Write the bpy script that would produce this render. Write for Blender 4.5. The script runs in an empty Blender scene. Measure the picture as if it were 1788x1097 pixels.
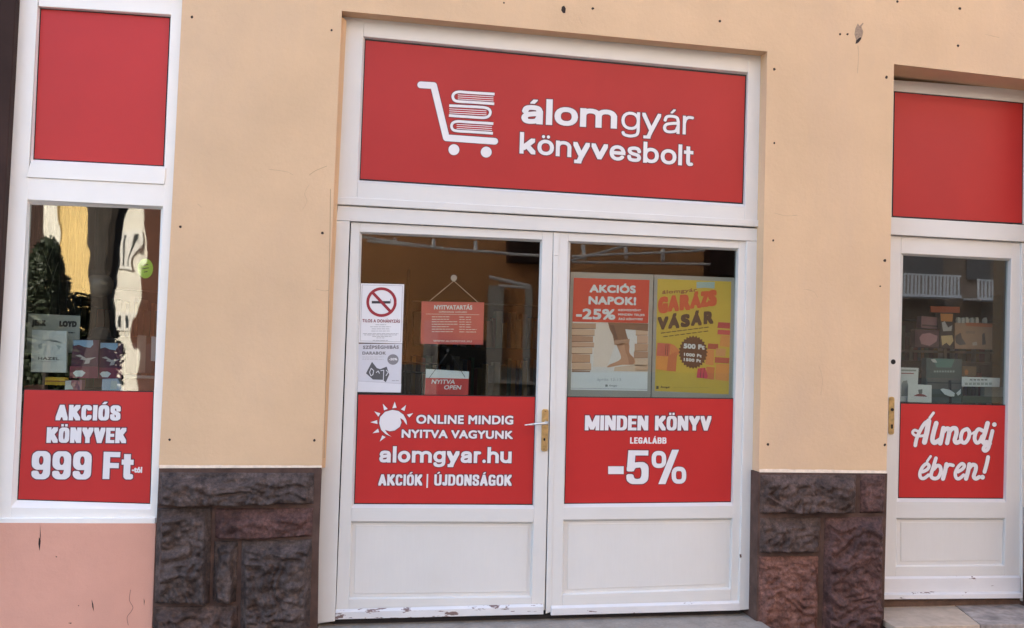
import bpy, bmesh, math, random
import numpy as np
from mathutils import Vector, Matrix, noise
from mathutils.geometry import tessellate_polygon

random.seed(7)
S = bpy.context.scene
COL = S.collection

# ---------------------------------------------------------------- camera, world, sun, exposure
IMG_W, IMG_H, FOC = 1788.0, 1097.0, 1600.0
YAW, PITCH, ROLL = math.radians(10.2557), math.radians(2.0159), math.radians(1.7358)
CAM = Vector((0.0, -4.75, 1.6))
fwd = Vector((math.sin(YAW) * math.cos(PITCH), math.cos(YAW) * math.cos(PITCH), math.sin(PITCH)))
rt0 = Vector((math.cos(YAW), -math.sin(YAW), 0.0))
up0 = rt0.cross(fwd)
RT = rt0 * math.cos(ROLL) + up0 * math.sin(ROLL)
UP = -rt0 * math.sin(ROLL) + up0 * math.cos(ROLL)
cd = bpy.data.cameras.new('camera')
cam = bpy.data.objects.new('camera', cd)
COL.objects.link(cam)
cd.sensor_width = 36.0
cd.lens = 36.0 * FOC / IMG_W
cd.clip_end = 500.0
cam.matrix_world = Matrix(((RT.x, UP.x, -fwd.x, CAM.x), (RT.y, UP.y, -fwd.y, CAM.y),
                           (RT.z, UP.z, -fwd.z, CAM.z), (0, 0, 0, 1)))
S.camera = cam

SUN_EL, SUN_AZ = math.radians(34.0), (-0.60, 0.80)      # sun stands behind the shop, to the left
wd = bpy.data.worlds.new('World')
S.world = wd
wd.use_nodes = True
wn = wd.node_tree
wn.nodes.clear()
sky = wn.nodes.new('ShaderNodeTexSky')
sky.sky_type = 'NISHITA'
sky.sun_disc = False
sky.sun_elevation = SUN_EL
sky.sun_rotation = math.atan2(SUN_AZ[0], SUN_AZ[1])
sky.air_density = 1.0
sky.dust_density = 3.5
sky.ozone_density = 1.0
bg = wn.nodes.new('ShaderNodeBackground')
bg.inputs['Strength'].default_value = 0.15
wo = wn.nodes.new('ShaderNodeOutputWorld')
wn.links.new(sky.outputs[0], bg.inputs[0])
wn.links.new(bg.outputs[0], wo.inputs[0])
sl = bpy.data.lights.new('sun', 'SUN')
sl.energy = 4.5
sl.angle = math.radians(0.5)
sl.color = (1.0, 0.93, 0.82)
so = bpy.data.objects.new('sun', sl)
COL.objects.link(so)
sd = Vector((SUN_AZ[0] * math.cos(SUN_EL), SUN_AZ[1] * math.cos(SUN_EL), math.sin(SUN_EL)))
so.rotation_euler = (-sd).to_track_quat('-Z', 'Y').to_euler()
so.location = (-10, 14, 16)
S.view_settings.view_transform = 'Standard'
S.view_settings.look = 'None'
S.view_settings.gamma = 1.0
S.view_settings.use_curve_mapping = False
S.view_settings.exposure = 2.54

# ---------------------------------------------------------------- measuring helpers
def at(px, py, Y):
    """the point on the upright plane Y (metres into the wall) seen at a spot of the picture"""
    d = fwd + RT * ((px - IMG_W / 2) / FOC) - UP * ((py - IMG_H / 2) / FOC)
    t = (Y - CAM.y) / d.y
    return CAM + d * t

def mapper(ox, oy, s):
    return lambda x, y: (ox + x / s, oy + y / s)

def isect(a, b, c, d):
    x1, y1 = a; x2, y2 = b; x3, y3 = c; x4, y4 = d
    den = (x1 - x2) * (y3 - y4) - (y1 - y2) * (x3 - x4)
    p = x1 * y2 - y1 * x2; q = x3 * y4 - y3 * x4
    return ((p * (x3 - x4) - (x1 - x2) * q) / den, (p * (y3 - y4) - (y1 - y2) * q) / den)

def grow(q, l, t, r, b):
    """quad TL TR BR BL pushed outwards by l, t, r, b picture units"""
    (a, c, d, e) = q
    return [(a[0] - l, a[1] - t), (c[0] + r, c[1] - t), (d[0] + r, d[1] + b), (e[0] - l, e[1] + b)]

# ---------------------------------------------------------------- materials
MATS = {}
def ramp(nt, fac, stops):
    r = nt.nodes.new('ShaderNodeValToRGB')
    while len(r.color_ramp.elements) < len(stops):
        r.color_ramp.elements.new(0.5)
    for e, (p, c) in zip(r.color_ramp.elements, stops):
        e.position = p
        e.color = (*c, 1) if len(c) == 3 else c
    nt.links.new(fac, r.inputs[0])
    return r.outputs[0]

def ntex(nt, scale, detail=4, rough=0.55, stretch=None, distortion=0.0):
    tc = nt.nodes.new('ShaderNodeNewGeometry')
    mp = nt.nodes.new('ShaderNodeMapping')
    nt.links.new(tc.outputs['Position'], mp.inputs[0])
    if stretch:
        mp.inputs['Scale'].default_value = stretch
    n = nt.nodes.new('ShaderNodeTexNoise')
    n.inputs['Scale'].default_value = scale
    n.inputs['Detail'].default_value = detail
    n.inputs['Roughness'].default_value = rough
    n.inputs['Distortion'].default_value = distortion
    nt.links.new(mp.outputs[0], n.inputs['Vector'])
    return n.outputs[0]

def mixc(nt, fac, a, b):
    m = nt.nodes.new('ShaderNodeMix')
    m.data_type = 'RGBA'
    for k, v in ((0, fac), (6, a), (7, b)):
        if hasattr(v, 'node'):
            nt.links.new(v, m.inputs[k])
        else:
            m.inputs[k].default_value = v if k == 0 else (*v, 1)
    return m.outputs[2]

def mat(name, col, rough=0.6, var=0.06, vscale=3.0, bump=0.0, bscale=60.0, metal=0.0, spec=0.5,
        grain=0.0, gscale=90.0, stretch=None, coat=0.0):
    if name in MATS:
        return MATS[name]
    m = bpy.data.materials.new(name)
    m.use_nodes = True
    nt = m.node_tree
    b = nt.nodes['Principled BSDF']
    b.inputs['Roughness'].default_value = rough
    b.inputs['Metallic'].default_value = metal
    b.inputs['Specular IOR Level'].default_value = spec
    if coat:
        b.inputs['Coat Weight'].default_value = coat
        b.inputs['Coat Roughness'].default_value = 0.3
    lo = tuple(max(0, c * (1 - var)) for c in col)
    hi = tuple(min(1, c * (1 + var)) for c in col)
    c = ramp(nt, ntex(nt, vscale, 5, 0.6), [(0.3, lo), (0.7, hi)])
    if grain:
        g = ramp(nt, ntex(nt, gscale, 3, 0.6, stretch), [(0.35, (1 - grain,) * 3), (0.65, (1, 1, 1))])
        mx = nt.nodes.new('ShaderNodeMix'); mx.data_type = 'RGBA'; mx.blend_type = 'MULTIPLY'
        mx.inputs[0].default_value = 1
        nt.links.new(c, mx.inputs[6]); nt.links.new(g, mx.inputs[7])
        c = mx.outputs[2]
    nt.links.new(c, b.inputs['Base Color'])
    if bump:
        bp = nt.nodes.new('ShaderNodeBump')
        bp.inputs['Strength'].default_value = bump
        bp.inputs['Distance'].default_value = 0.004
        nt.links.new(ntex(nt, bscale, 5, 0.6, stretch), bp.inputs['Height'])
        nt.links.new(bp.outputs[0], b.inputs['Normal'])
    MATS[name] = m
    return m

def flat(name, col, rough=0.7):
    return mat(name, col, rough, 0.02, 20)

def plaster_mat(name, col, stain):
    m = mat(name, col, 0.92, 0.075, 1.5, 0.55, 38.0, spec=0.2)
    nt = m.node_tree
    b = nt.nodes['Principled BSDF']
    src = b.inputs['Base Color'].links[0].from_socket
    f = ramp(nt, ntex(nt, 1.3, 8, 0.7, (1.0, 1.0, 0.35), 0.4), [(0.50, (0, 0, 0)), (0.75, (0.55,) * 3)])
    c1 = mixc(nt, f, (0, 0, 0), stain)
    mx = c1.node; nt.links.new(src, mx.inputs[6])
    f2 = ramp(nt, ntex(nt, 420.0, 2, 0.5), [(0.30, (0.90,) * 3), (0.55, (1, 1, 1))])
    mm = nt.nodes.new('ShaderNodeMix'); mm.data_type = 'RGBA'; mm.blend_type = 'MULTIPLY'
    mm.inputs[0].default_value = 1
    nt.links.new(c1, mm.inputs[6]); nt.links.new(f2, mm.inputs[7])
    nt.links.new(mm.outputs[2], b.inputs['Base Color'])
    return m

def chipped_mat(name, lo, hi):
    m = mat(name, (0.70, 0.685, 0.68), 0.5, 0.04, 5, 0.25, 30, stretch=(0.25, 1, 1))
    nt = m.node_tree
    b = nt.nodes['Principled BSDF']
    src = b.inputs['Base Color'].links[0].from_socket
    f = ramp(nt, ntex(nt, 7.0, 7, 0.62, (1.0, 1.0, 4.5), 0.2), [(lo, (0, 0, 0)), (hi, (1, 1, 1))])
    c = mixc(nt, f, (0, 0, 0), (0.20, 0.13, 0.115))
    nt.links.new(src, c.node.inputs[6])
    nt.links.new(c, b.inputs['Base Color'])
    return m

def stone_mat(name, a, c2):
    m = bpy.data.materials.new(name); m.use_nodes = True
    nt = m.node_tree; b = nt.nodes['Principled BSDF']
    b.inputs['Roughness'].default_value = 0.62
    b.inputs['Specular IOR Level'].default_value = 0.28
    c = ramp(nt, ntex(nt, 9, 8, 0.7), [(0.32, a), (0.70, c2)])
    f = ramp(nt, ntex(nt, 60, 8, 0.75), [(0.34, (0.45,) * 3), (0.52, (1.0,) * 3), (0.74, (1.75,) * 3)])
    mm = nt.nodes.new('ShaderNodeMix'); mm.data_type = 'RGBA'; mm.blend_type = 'MULTIPLY'
    mm.inputs[0].default_value = 1
    nt.links.new(c, mm.inputs[6]); nt.links.new(f, mm.inputs[7])
    nt.links.new(mm.outputs[2], b.inputs['Base Color'])
    bp = nt.nodes.new('ShaderNodeBump'); bp.inputs['Strength'].default_value = 0.6
    bp.inputs['Distance'].default_value = 0.014
    nt.links.new(ntex(nt, 34, 10, 0.72), bp.inputs['Height'])
    nt.links.new(bp.outputs[0], b.inputs['Normal'])
    return m

def glass_mat(name, refl, wave=0.0, wscale=2.0, tint=(0.86, 0.90, 0.88), dist=0.01):
    m = bpy.data.materials.new(name); m.use_nodes = True
    nt = m.node_tree; nt.nodes.clear()
    out = nt.nodes.new('ShaderNodeOutputMaterial')
    mx = nt.nodes.new('ShaderNodeMixShader')
    tr = nt.nodes.new('ShaderNodeBsdfTransparent'); tr.inputs[0].default_value = (*tint, 1)
    gl = nt.nodes.new('ShaderNodeBsdfGlossy'); gl.inputs['Roughness'].default_value = 0.012
    mx.inputs[0].default_value = refl
    nt.links.new(tr.outputs[0], mx.inputs[1]); nt.links.new(gl.outputs[0], mx.inputs[2])
    nt.links.new(mx.outputs[0], out.inputs[0])
    if wave:
        bp = nt.nodes.new('ShaderNodeBump'); bp.inputs['Strength'].default_value = 1.0
        bp.inputs['Distance'].default_value = dist
        nt.links.new(ntex(nt, wscale, 1.5, 0.45, (1.4, 1, 1.0)), bp.inputs['Height'])
        nt.links.new(bp.outputs[0], gl.inputs['Normal'])
        bp.inputs['Strength'].default_value = wave
    return m

M_wall = plaster_mat('ochre_plaster', (0.70, 0.485, 0.30), (0.61, 0.435, 0.31))
M_pink = plaster_mat('pink_plaster', (0.70, 0.365, 0.27), (0.58, 0.31, 0.24))
M_white = mat('white_gloss_paint', (0.70, 0.68, 0.645), 0.42, 0.03, 2.6, 0.10, 22, grain=0.010, gscale=14, stretch=(3, 3, 0.4))
M_whiteh = mat('white_gloss_paint_rails', (0.70, 0.68, 0.645), 0.42, 0.03, 2.6, 0.10, 22, grain=0.010, gscale=14, stretch=(0.4, 3, 3))
M_white2 = mat('lit_white_paint', (0.88, 0.845, 0.79), 0.4, 0.025, 2.6, 0.08, 22)  # same white lightened to paint in the stronger light on the left frame
M_chip = chipped_mat('chipped_white_paint', 0.55, 0.57)
M_chip2 = chipped_mat('slightly_chipped_white_paint', 0.645, 0.66)
M_red = mat('red_vinyl', (0.49, 0.024, 0.023), 0.42, 0.07, 1.4, 0.12, 5, spec=0.35, coat=0.06)
M_redb = mat('red_vinyl_board', (0.42, 0.021, 0.021), 0.5, 0.08, 1.2, 0.12, 4, spec=0.3, coat=0.06)
M_dark = mat('dark_filler', (0.025, 0.018, 0.018), 0.7)
M_letter = mat('white_vinyl', (0.74, 0.72, 0.73), 0.45, 0.02, 4)
M_halo = mat('dark_red_halo', (0.13, 0.02, 0.032), 0.5, 0.04, 4)  # sharpening halo, added as a dark outline around the white print
M_brass = mat('worn_brass', (0.62, 0.44, 0.20), 0.38, 0.25, 40, 0.1, 80, metal=0.85)
M_alu = mat('pale_alloy', (0.72, 0.70, 0.66), 0.3, 0.05, 10, metal=0.9)
M_black = mat('black_hole', (0.008, 0.007, 0.007), 0.8)
M_glass = glass_mat('clear_glass', 0.060, 0.25, 1.3, dist=0.003)
M_glassw = glass_mat('old_wavy_glass', 0.085, 1.0, 2.6, dist=0.0019)
M_glassr = glass_mat('side_door_glass', 0.105, 0.15, 1.3, dist=0.003)
M_mortar = mat('brown_mortar', (0.098, 0.060, 0.048), 0.95, 0.3, 12, 0.6, 60, spec=0.15)
M_stone = [stone_mat('dark_stone', (0.024, 0.0155, 0.0140), (0.135, 0.094, 0.080)),
           stone_mat('brown_stone', (0.030, 0.0180, 0.0150), (0.150, 0.095, 0.078)),
           stone_mat('reddish_stone', (0.066, 0.028, 0.022), (0.25, 0.115, 0.085)),
           stone_mat('violet_stone', (0.040, 0.019, 0.017), (0.155, 0.076, 0.064))]
M_step = mat('worn_grey_step_stone', (0.33, 0.285, 0.24), 0.85, 0.18, 9, 0.5, 60, grain=0.15, gscale=60)
M_tileA = mat('beige_step_slab', (0.50, 0.385, 0.285), 0.7, 0.16, 7, 0.3, 40, grain=0.12, gscale=25)
M_tileB = mat('grey_step_slab', (0.34, 0.285, 0.25), 0.7, 0.35, 9, 0.3, 40, grain=0.2, gscale=18)
M_brown = mat('dark_brown_paint', (0.045, 0.024, 0.019), 0.7, 0.2, 4, 0.2, 30, spec=0.15)
M_wood = mat('raw_wood', (0.12, 0.07, 0.05), 0.8, 0.3, 20)
M_asph = mat('asphalt', (0.052, 0.050, 0.048), 0.9, 0.25, 8, 0.8, 90)
M_pave = mat('concrete_pavement', (0.27, 0.255, 0.235), 0.9, 0.15, 3, 0.4, 60)

# ---------------------------------------------------------------- building helpers
def tag(o, label=None, cat=None, group=None, kind=None):
    if label: o['label'] = label
    if cat: o['category'] = cat
    if group: o['group'] = group
    if kind: o['kind'] = kind
    return o

LOC = {}
def thing(name, base, label, cat, group=None):
    o = bpy.data.objects.new(name, None)
    o.empty_display_size = 0.1
    COL.objects.link(o)
    o.location = base
    o['_x'] = 0
    del o['_x']
    LOC[o.name] = Vector(base)
    return tag(o, label, cat, group)

def wloc(o):
    return LOC.get(o.name, Vector((0, 0, 0))) if o else Vector((0, 0, 0))

def mk(name, verts, faces, m, parent=None, bev=0.0, smooth=False, seg=2):
    """mesh object from world-space vertices"""
    off = wloc(parent)
    me = bpy.data.meshes.new(name)
    if parent is None and len(verts):
        off = Vector(verts[0])
    me.from_pydata([tuple(Vector(v) - off) for v in verts], [], faces)
    me.materials.append(m)
    bm = bmesh.new(); bm.from_mesh(me)
    bmesh.ops.recalc_face_normals(bm, faces=bm.faces)
    bm.to_mesh(me); bm.free()
    if smooth:
        me.shade_smooth()
    o = bpy.data.objects.new(name, me)
    COL.objects.link(o)
    if parent:
        o.parent = parent
        LOC[o.name] = off
    else:
        o.location = off
        LOC[o.name] = off
    if bev:
        b = o.modifiers.new('edge', 'BEVEL'); b.width = bev; b.segments = seg; b.limit_method = 'ANGLE'
        b.angle_limit = math.radians(40)
    return o

def prism_geo(pts, Y, t):
    n = len(pts)
    f = [Vector(p) if len(p) == 3 else at(p[0], p[1], Y) for p in pts]
    b = [v + Vector((0, t, 0)) for v in f]
    faces = [tuple(range(n)), tuple(reversed(range(n, 2 * n)))] + \
            [(i, (i + 1) % n, n + (i + 1) % n, n + i) for i in range(n)]
    return f + b, faces

def Q(name, pts, Y, t, m, parent=None, bev=0.0):
    """plate whose front outline is seen at pts on plane Y, t metres deep"""
    v, f = prism_geo(pts, Y, t)
    return mk(name, v, f, m, parent, bev)

def merge(parts):
    V, F = [], []
    for v, f in parts:
        k = len(V)
        V += list(v); F += [tuple(i + k for i in g) for g in f]
    return V, F

def box_geo(x0, x1, y0, y1, z0, z1):
    v = [(x, y, z) for z in (z0, z1) for y in (y0, y1) for x in (x0, x1)]
    return [Vector(p) for p in v], [(0, 1, 3, 2), (4, 6, 7, 5), (0, 4, 5, 1), (2, 3, 7, 6), (0, 2, 6, 4), (1, 5, 7, 3)]

def box(name, x0, x1, y0, y1, z0, z1, m, parent=None, bev=0.0):
    v, f = box_geo(x0, x1, y0, y1, z0, z1)
    return mk(name, v, f, m, parent, bev)

def tube_geo(p, q, r, r2=None, n=12):
    p, q = Vector(p), Vector(q)
    r2 = r if r2 is None else r2
    d = (q - p).normalized()
    a = d.orthogonal().normalized(); b = d.cross(a)
    v = []
    for c, rr in ((p, r), (q, r2)):
        for i in range(n):
            t = 2 * math.pi * i / n
            v.append(c + a * rr * math.cos(t) + b * rr * math.sin(t))
    f = [(i, (i + 1) % n, n + (i + 1) % n, n + i) for i in range(n)]
    f += [tuple(reversed(range(n))), tuple(range(n, 2 * n))]
    return v, f

def tube(name, p, q, r, m, parent=None, r2=None, n=12):
    v, f = tube_geo(p, q, r, r2, n)
    return mk(name, v, f, m, parent, smooth=False)

def base_of(pts, Y):
    ps = [at(p[0], p[1], Y) for p in pts]
    return Vector((sum(p.x for p in ps) / len(ps), Y, min(p.z for p in ps)))

# --- lettering -------------------------------------------------
_dg = None
def curve_of(s, spacing, shear):
    c = bpy.data.curves.new('tmp', 'FONT')
    c.body = s; c.size = 1.0; c.space_character = spacing; c.shear = shear
    o = bpy.data.objects.new('tmp', c); COL.objects.link(o)
    dg = bpy.context.evaluated_depsgraph_get()
    k = o.to_curve(dg).copy()
    bpy.data.objects.remove(o); bpy.data.curves.remove(c)
    return k

def cbounds(k):
    xs = [p.co.x for s in k.splines for p in s.bezier_points]
    ys = [p.co.y for s in k.splines for p in s.bezier_points]
    return min(xs), max(xs), min(ys), max(ys)

REFH = {}
def ref_height(ch):
    if ch not in REFH:
        k = curve_of(ch, 1, 0); b = cbounds(k); bpy.data.curves.remove(k); REFH[ch] = b[3]
    return REFH[ch]

def contours(k, x0, sx, sy, n=5):
    out = []
    for sp in k.splines:
        P = sp.bezier_points; pts = []
        for i in range(len(P)):
            a, b = P[i], P[(i + 1) % len(P)]
            p0, p1, p2, p3 = a.co, a.handle_right, b.handle_left, b.co
            ch = (p3 - p0)
            strt = ch.length < 1e-6 or (abs((p1 - p0).cross(ch).z) + abs((p2 - p0).cross(ch).z)) / ch.length < 0.002
            for j in range(1 if strt else n):
                t = j / n; u = 1 - t
                q = p0 * u ** 3 + p1 * 3 * u * u * t + p2 * 3 * u * t * t + p3 * t ** 3
                pts.append(Vector(((q.x - x0) * sx, q.y * sy)))
        cl = []
        for p in pts:
            if not cl or (p - cl[-1]).length > 1e-5: cl.append(p)
        if (cl[0] - cl[-1]).length < 1e-5: cl.pop()
        if len(cl) > 2: out.append(cl)
    return out

def area2(c):
    return sum(c[i].x * c[(i + 1) % len(c)].y - c[(i + 1) % len(c)].x * c[i].y for i in range(len(c)))

def text_geo(s, width, height, bold, spacing, shear, ref, depth, res=5, extra=0.0):
    k = curve_of(s, spacing, shear)
    x0, x1, y0, y1 = cbounds(k)
    sx = (width - 2 * bold) / (x1 - x0)
    sy = (height - 2 * bold) / ref_height(ref)
    cs = contours(k, x0, sx, sy, res)
    bpy.data.curves.remove(k)
    sgn = 1 if max((area2(c) for c in cs), key=abs) > 0 else -1
    d = bold + extra
    outs = [c for c in cs if area2(c) * sgn > 0]
    ins = [c for c in cs if area2(c) * sgn < 0]
    base = []
    for c in outs:
        loops = [c] + [h for h in ins if inside(h[0], c)]
        vs = [Vector((q.x + bold, q.y + bold, 0)) for lp in loops for q in lp]
        base.append((vs, [tuple(t) for t in tessellate_polygon([[Vector((q.x, q.y, 0)) for q in lp] for lp in loops])]))
    # heavier weight: the same outline stamped around itself, each stamp a hair higher
    e = d * 0.86
    sh = [(0, 0)] if d <= 0 else [(-e, -e), (e, -e), (e, e), (-e, e), (d, 0), (-d, 0), (0, d), (0, -d)]
    if d > 0.004:
        sh += [(d * .5, d), (-d * .5, d), (d * .5, -d), (-d * .5, -d), (0, 0)]
    V, F = [], []
    for k_, (ax, ay) in enumerate(sh):
        for n_, (vs, fs) in enumerate(base):
            k0 = len(V)
            V += [v + Vector((ax, ay, depth / 2 + k_ * 3e-6 + n_ * 2e-7)) for v in vs]
            F += [tuple(k0 + i for i in f) for f in fs]
    return V, F

def inside(p, c):
    r = False; n = len(c)
    for i in range(n):
        a, b = c[i], c[i - 1]
        if (a.y > p.y) != (b.y > p.y) and p.x < (b.x - a.x) * (p.y - a.y) / (b.y - a.y) + a.x:
            r = not r
    return r

def lettering(s, bl, br, h, Y, m, parent, bold=0.0, spacing=1.0, shear=0.0, ref='H', name='lettering',
              halo=0.0, res=5, depth=0.0008):
    """one line of print: bl, br = ends of the base line, h = cap height (picture units)"""
    P0, P1 = at(bl[0], bl[1], Y), at(br[0], br[1], Y)
    U = (P1 - P0); w = U.length; U.normalize()
    hh = (at(bl[0], bl[1] - h, Y) - P0).length
    V, F = text_geo(s, w, hh, bold * hh, spacing, shear, ref, depth, res)
    Zv = Vector((0, 0, 1))
    W = [P0 + U * v.x + Zv * v.y + Vector((0, -1, 0)) * v.z for v in V]
    o = mk(name, W, F, m, parent)
    if halo:
        V2, F2 = text_geo(s, w, hh, bold * hh, spacing, shear, ref, 0.0004, res, extra=halo)
        W = [P0 + U * v.x + Zv * v.y + Vector((0, -1, 0)) * (v.z - 0.0004) for v in V2]
        mk('lettering_halo', W, F2, M_halo, parent)
    return o

def smooth_line(pts, n=6):
    out = []
    P = [Vector((p[0], p[1], 0)) for p in pts]
    for i in range(len(P) - 1):
        p0 = P[max(i - 1, 0)]; p1 = P[i]; p2 = P[i + 1]; p3 = P[min(i + 2, len(P) - 1)]
        for k in range(n):
            t = k / n
            v = 0.5 * ((2 * p1) + (p2 - p0) * t + (2 * p0 - 5 * p1 + 4 * p2 - p3) * t * t + (3 * p1 - p0 - 3 * p2 + p3) * t ** 3)
            out.append((v.x, v.y))
    out.append((P[-1].x, P[-1].y))
    return out

def ribbon_geo(pts, w, Y, cap=True, step=0.00002):
    """flat stroke of width w along pts (picture units) on plane Y"""
    G = []
    y = Y
    for i in range(len(pts) - 1):
        a, b = Vector(pts[i]), Vector(pts[i + 1])
        d = (b - a)
        if d.length < 1e-6: continue
        nrm = Vector((-d.y, d.x)).normalized() * w / 2
        q = [a + nrm, b + nrm, b - nrm, a - nrm]
        V = [at(p.x, p.y, y) for p in q]
        G.append((V, [(0, 1, 2, 3)])); y -= step
    ids = range(len(pts)) if cap else range(1, len(pts) - 1)
    for i in ids:
        c = pts[i]
        V = [at(c[0] + w / 2 * math.cos(t), c[1] + w / 2 * math.sin(t), y) for t in [2 * math.pi * k / 14 for k in range(14)]]
        G.append((V, [tuple(range(14))])); y -= step
    return G

def poly(name, pts, Y, m, parent, t=0.0004):
    return Q(name, pts, Y, t, m, parent)

def lines(name, segs, w, Y, m, parent):
    G = []
    for k, s in enumerate(segs):
        G += ribbon_geo(s, w, Y - k * 1e-5, cap=False)
    V, F = merge(G)
    return mk(name, V, F, m, parent)

# --- drawn letters: skeleton strokes swept with a rectangular pen ----------
def sarc(cx, cy, rx, ry, a0, a1, ex=2.6, n=18):
    out = []
    for k in range(n + 1):
        a = math.radians(a0 + (a1 - a0) * k / n)
        c, s_ = math.cos(a), math.sin(a)
        out.append((cx + rx * math.copysign(abs(c) ** (2 / ex), c), cy + ry * math.copysign(abs(s_) ** (2 / ex), s_)))
    return out

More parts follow.
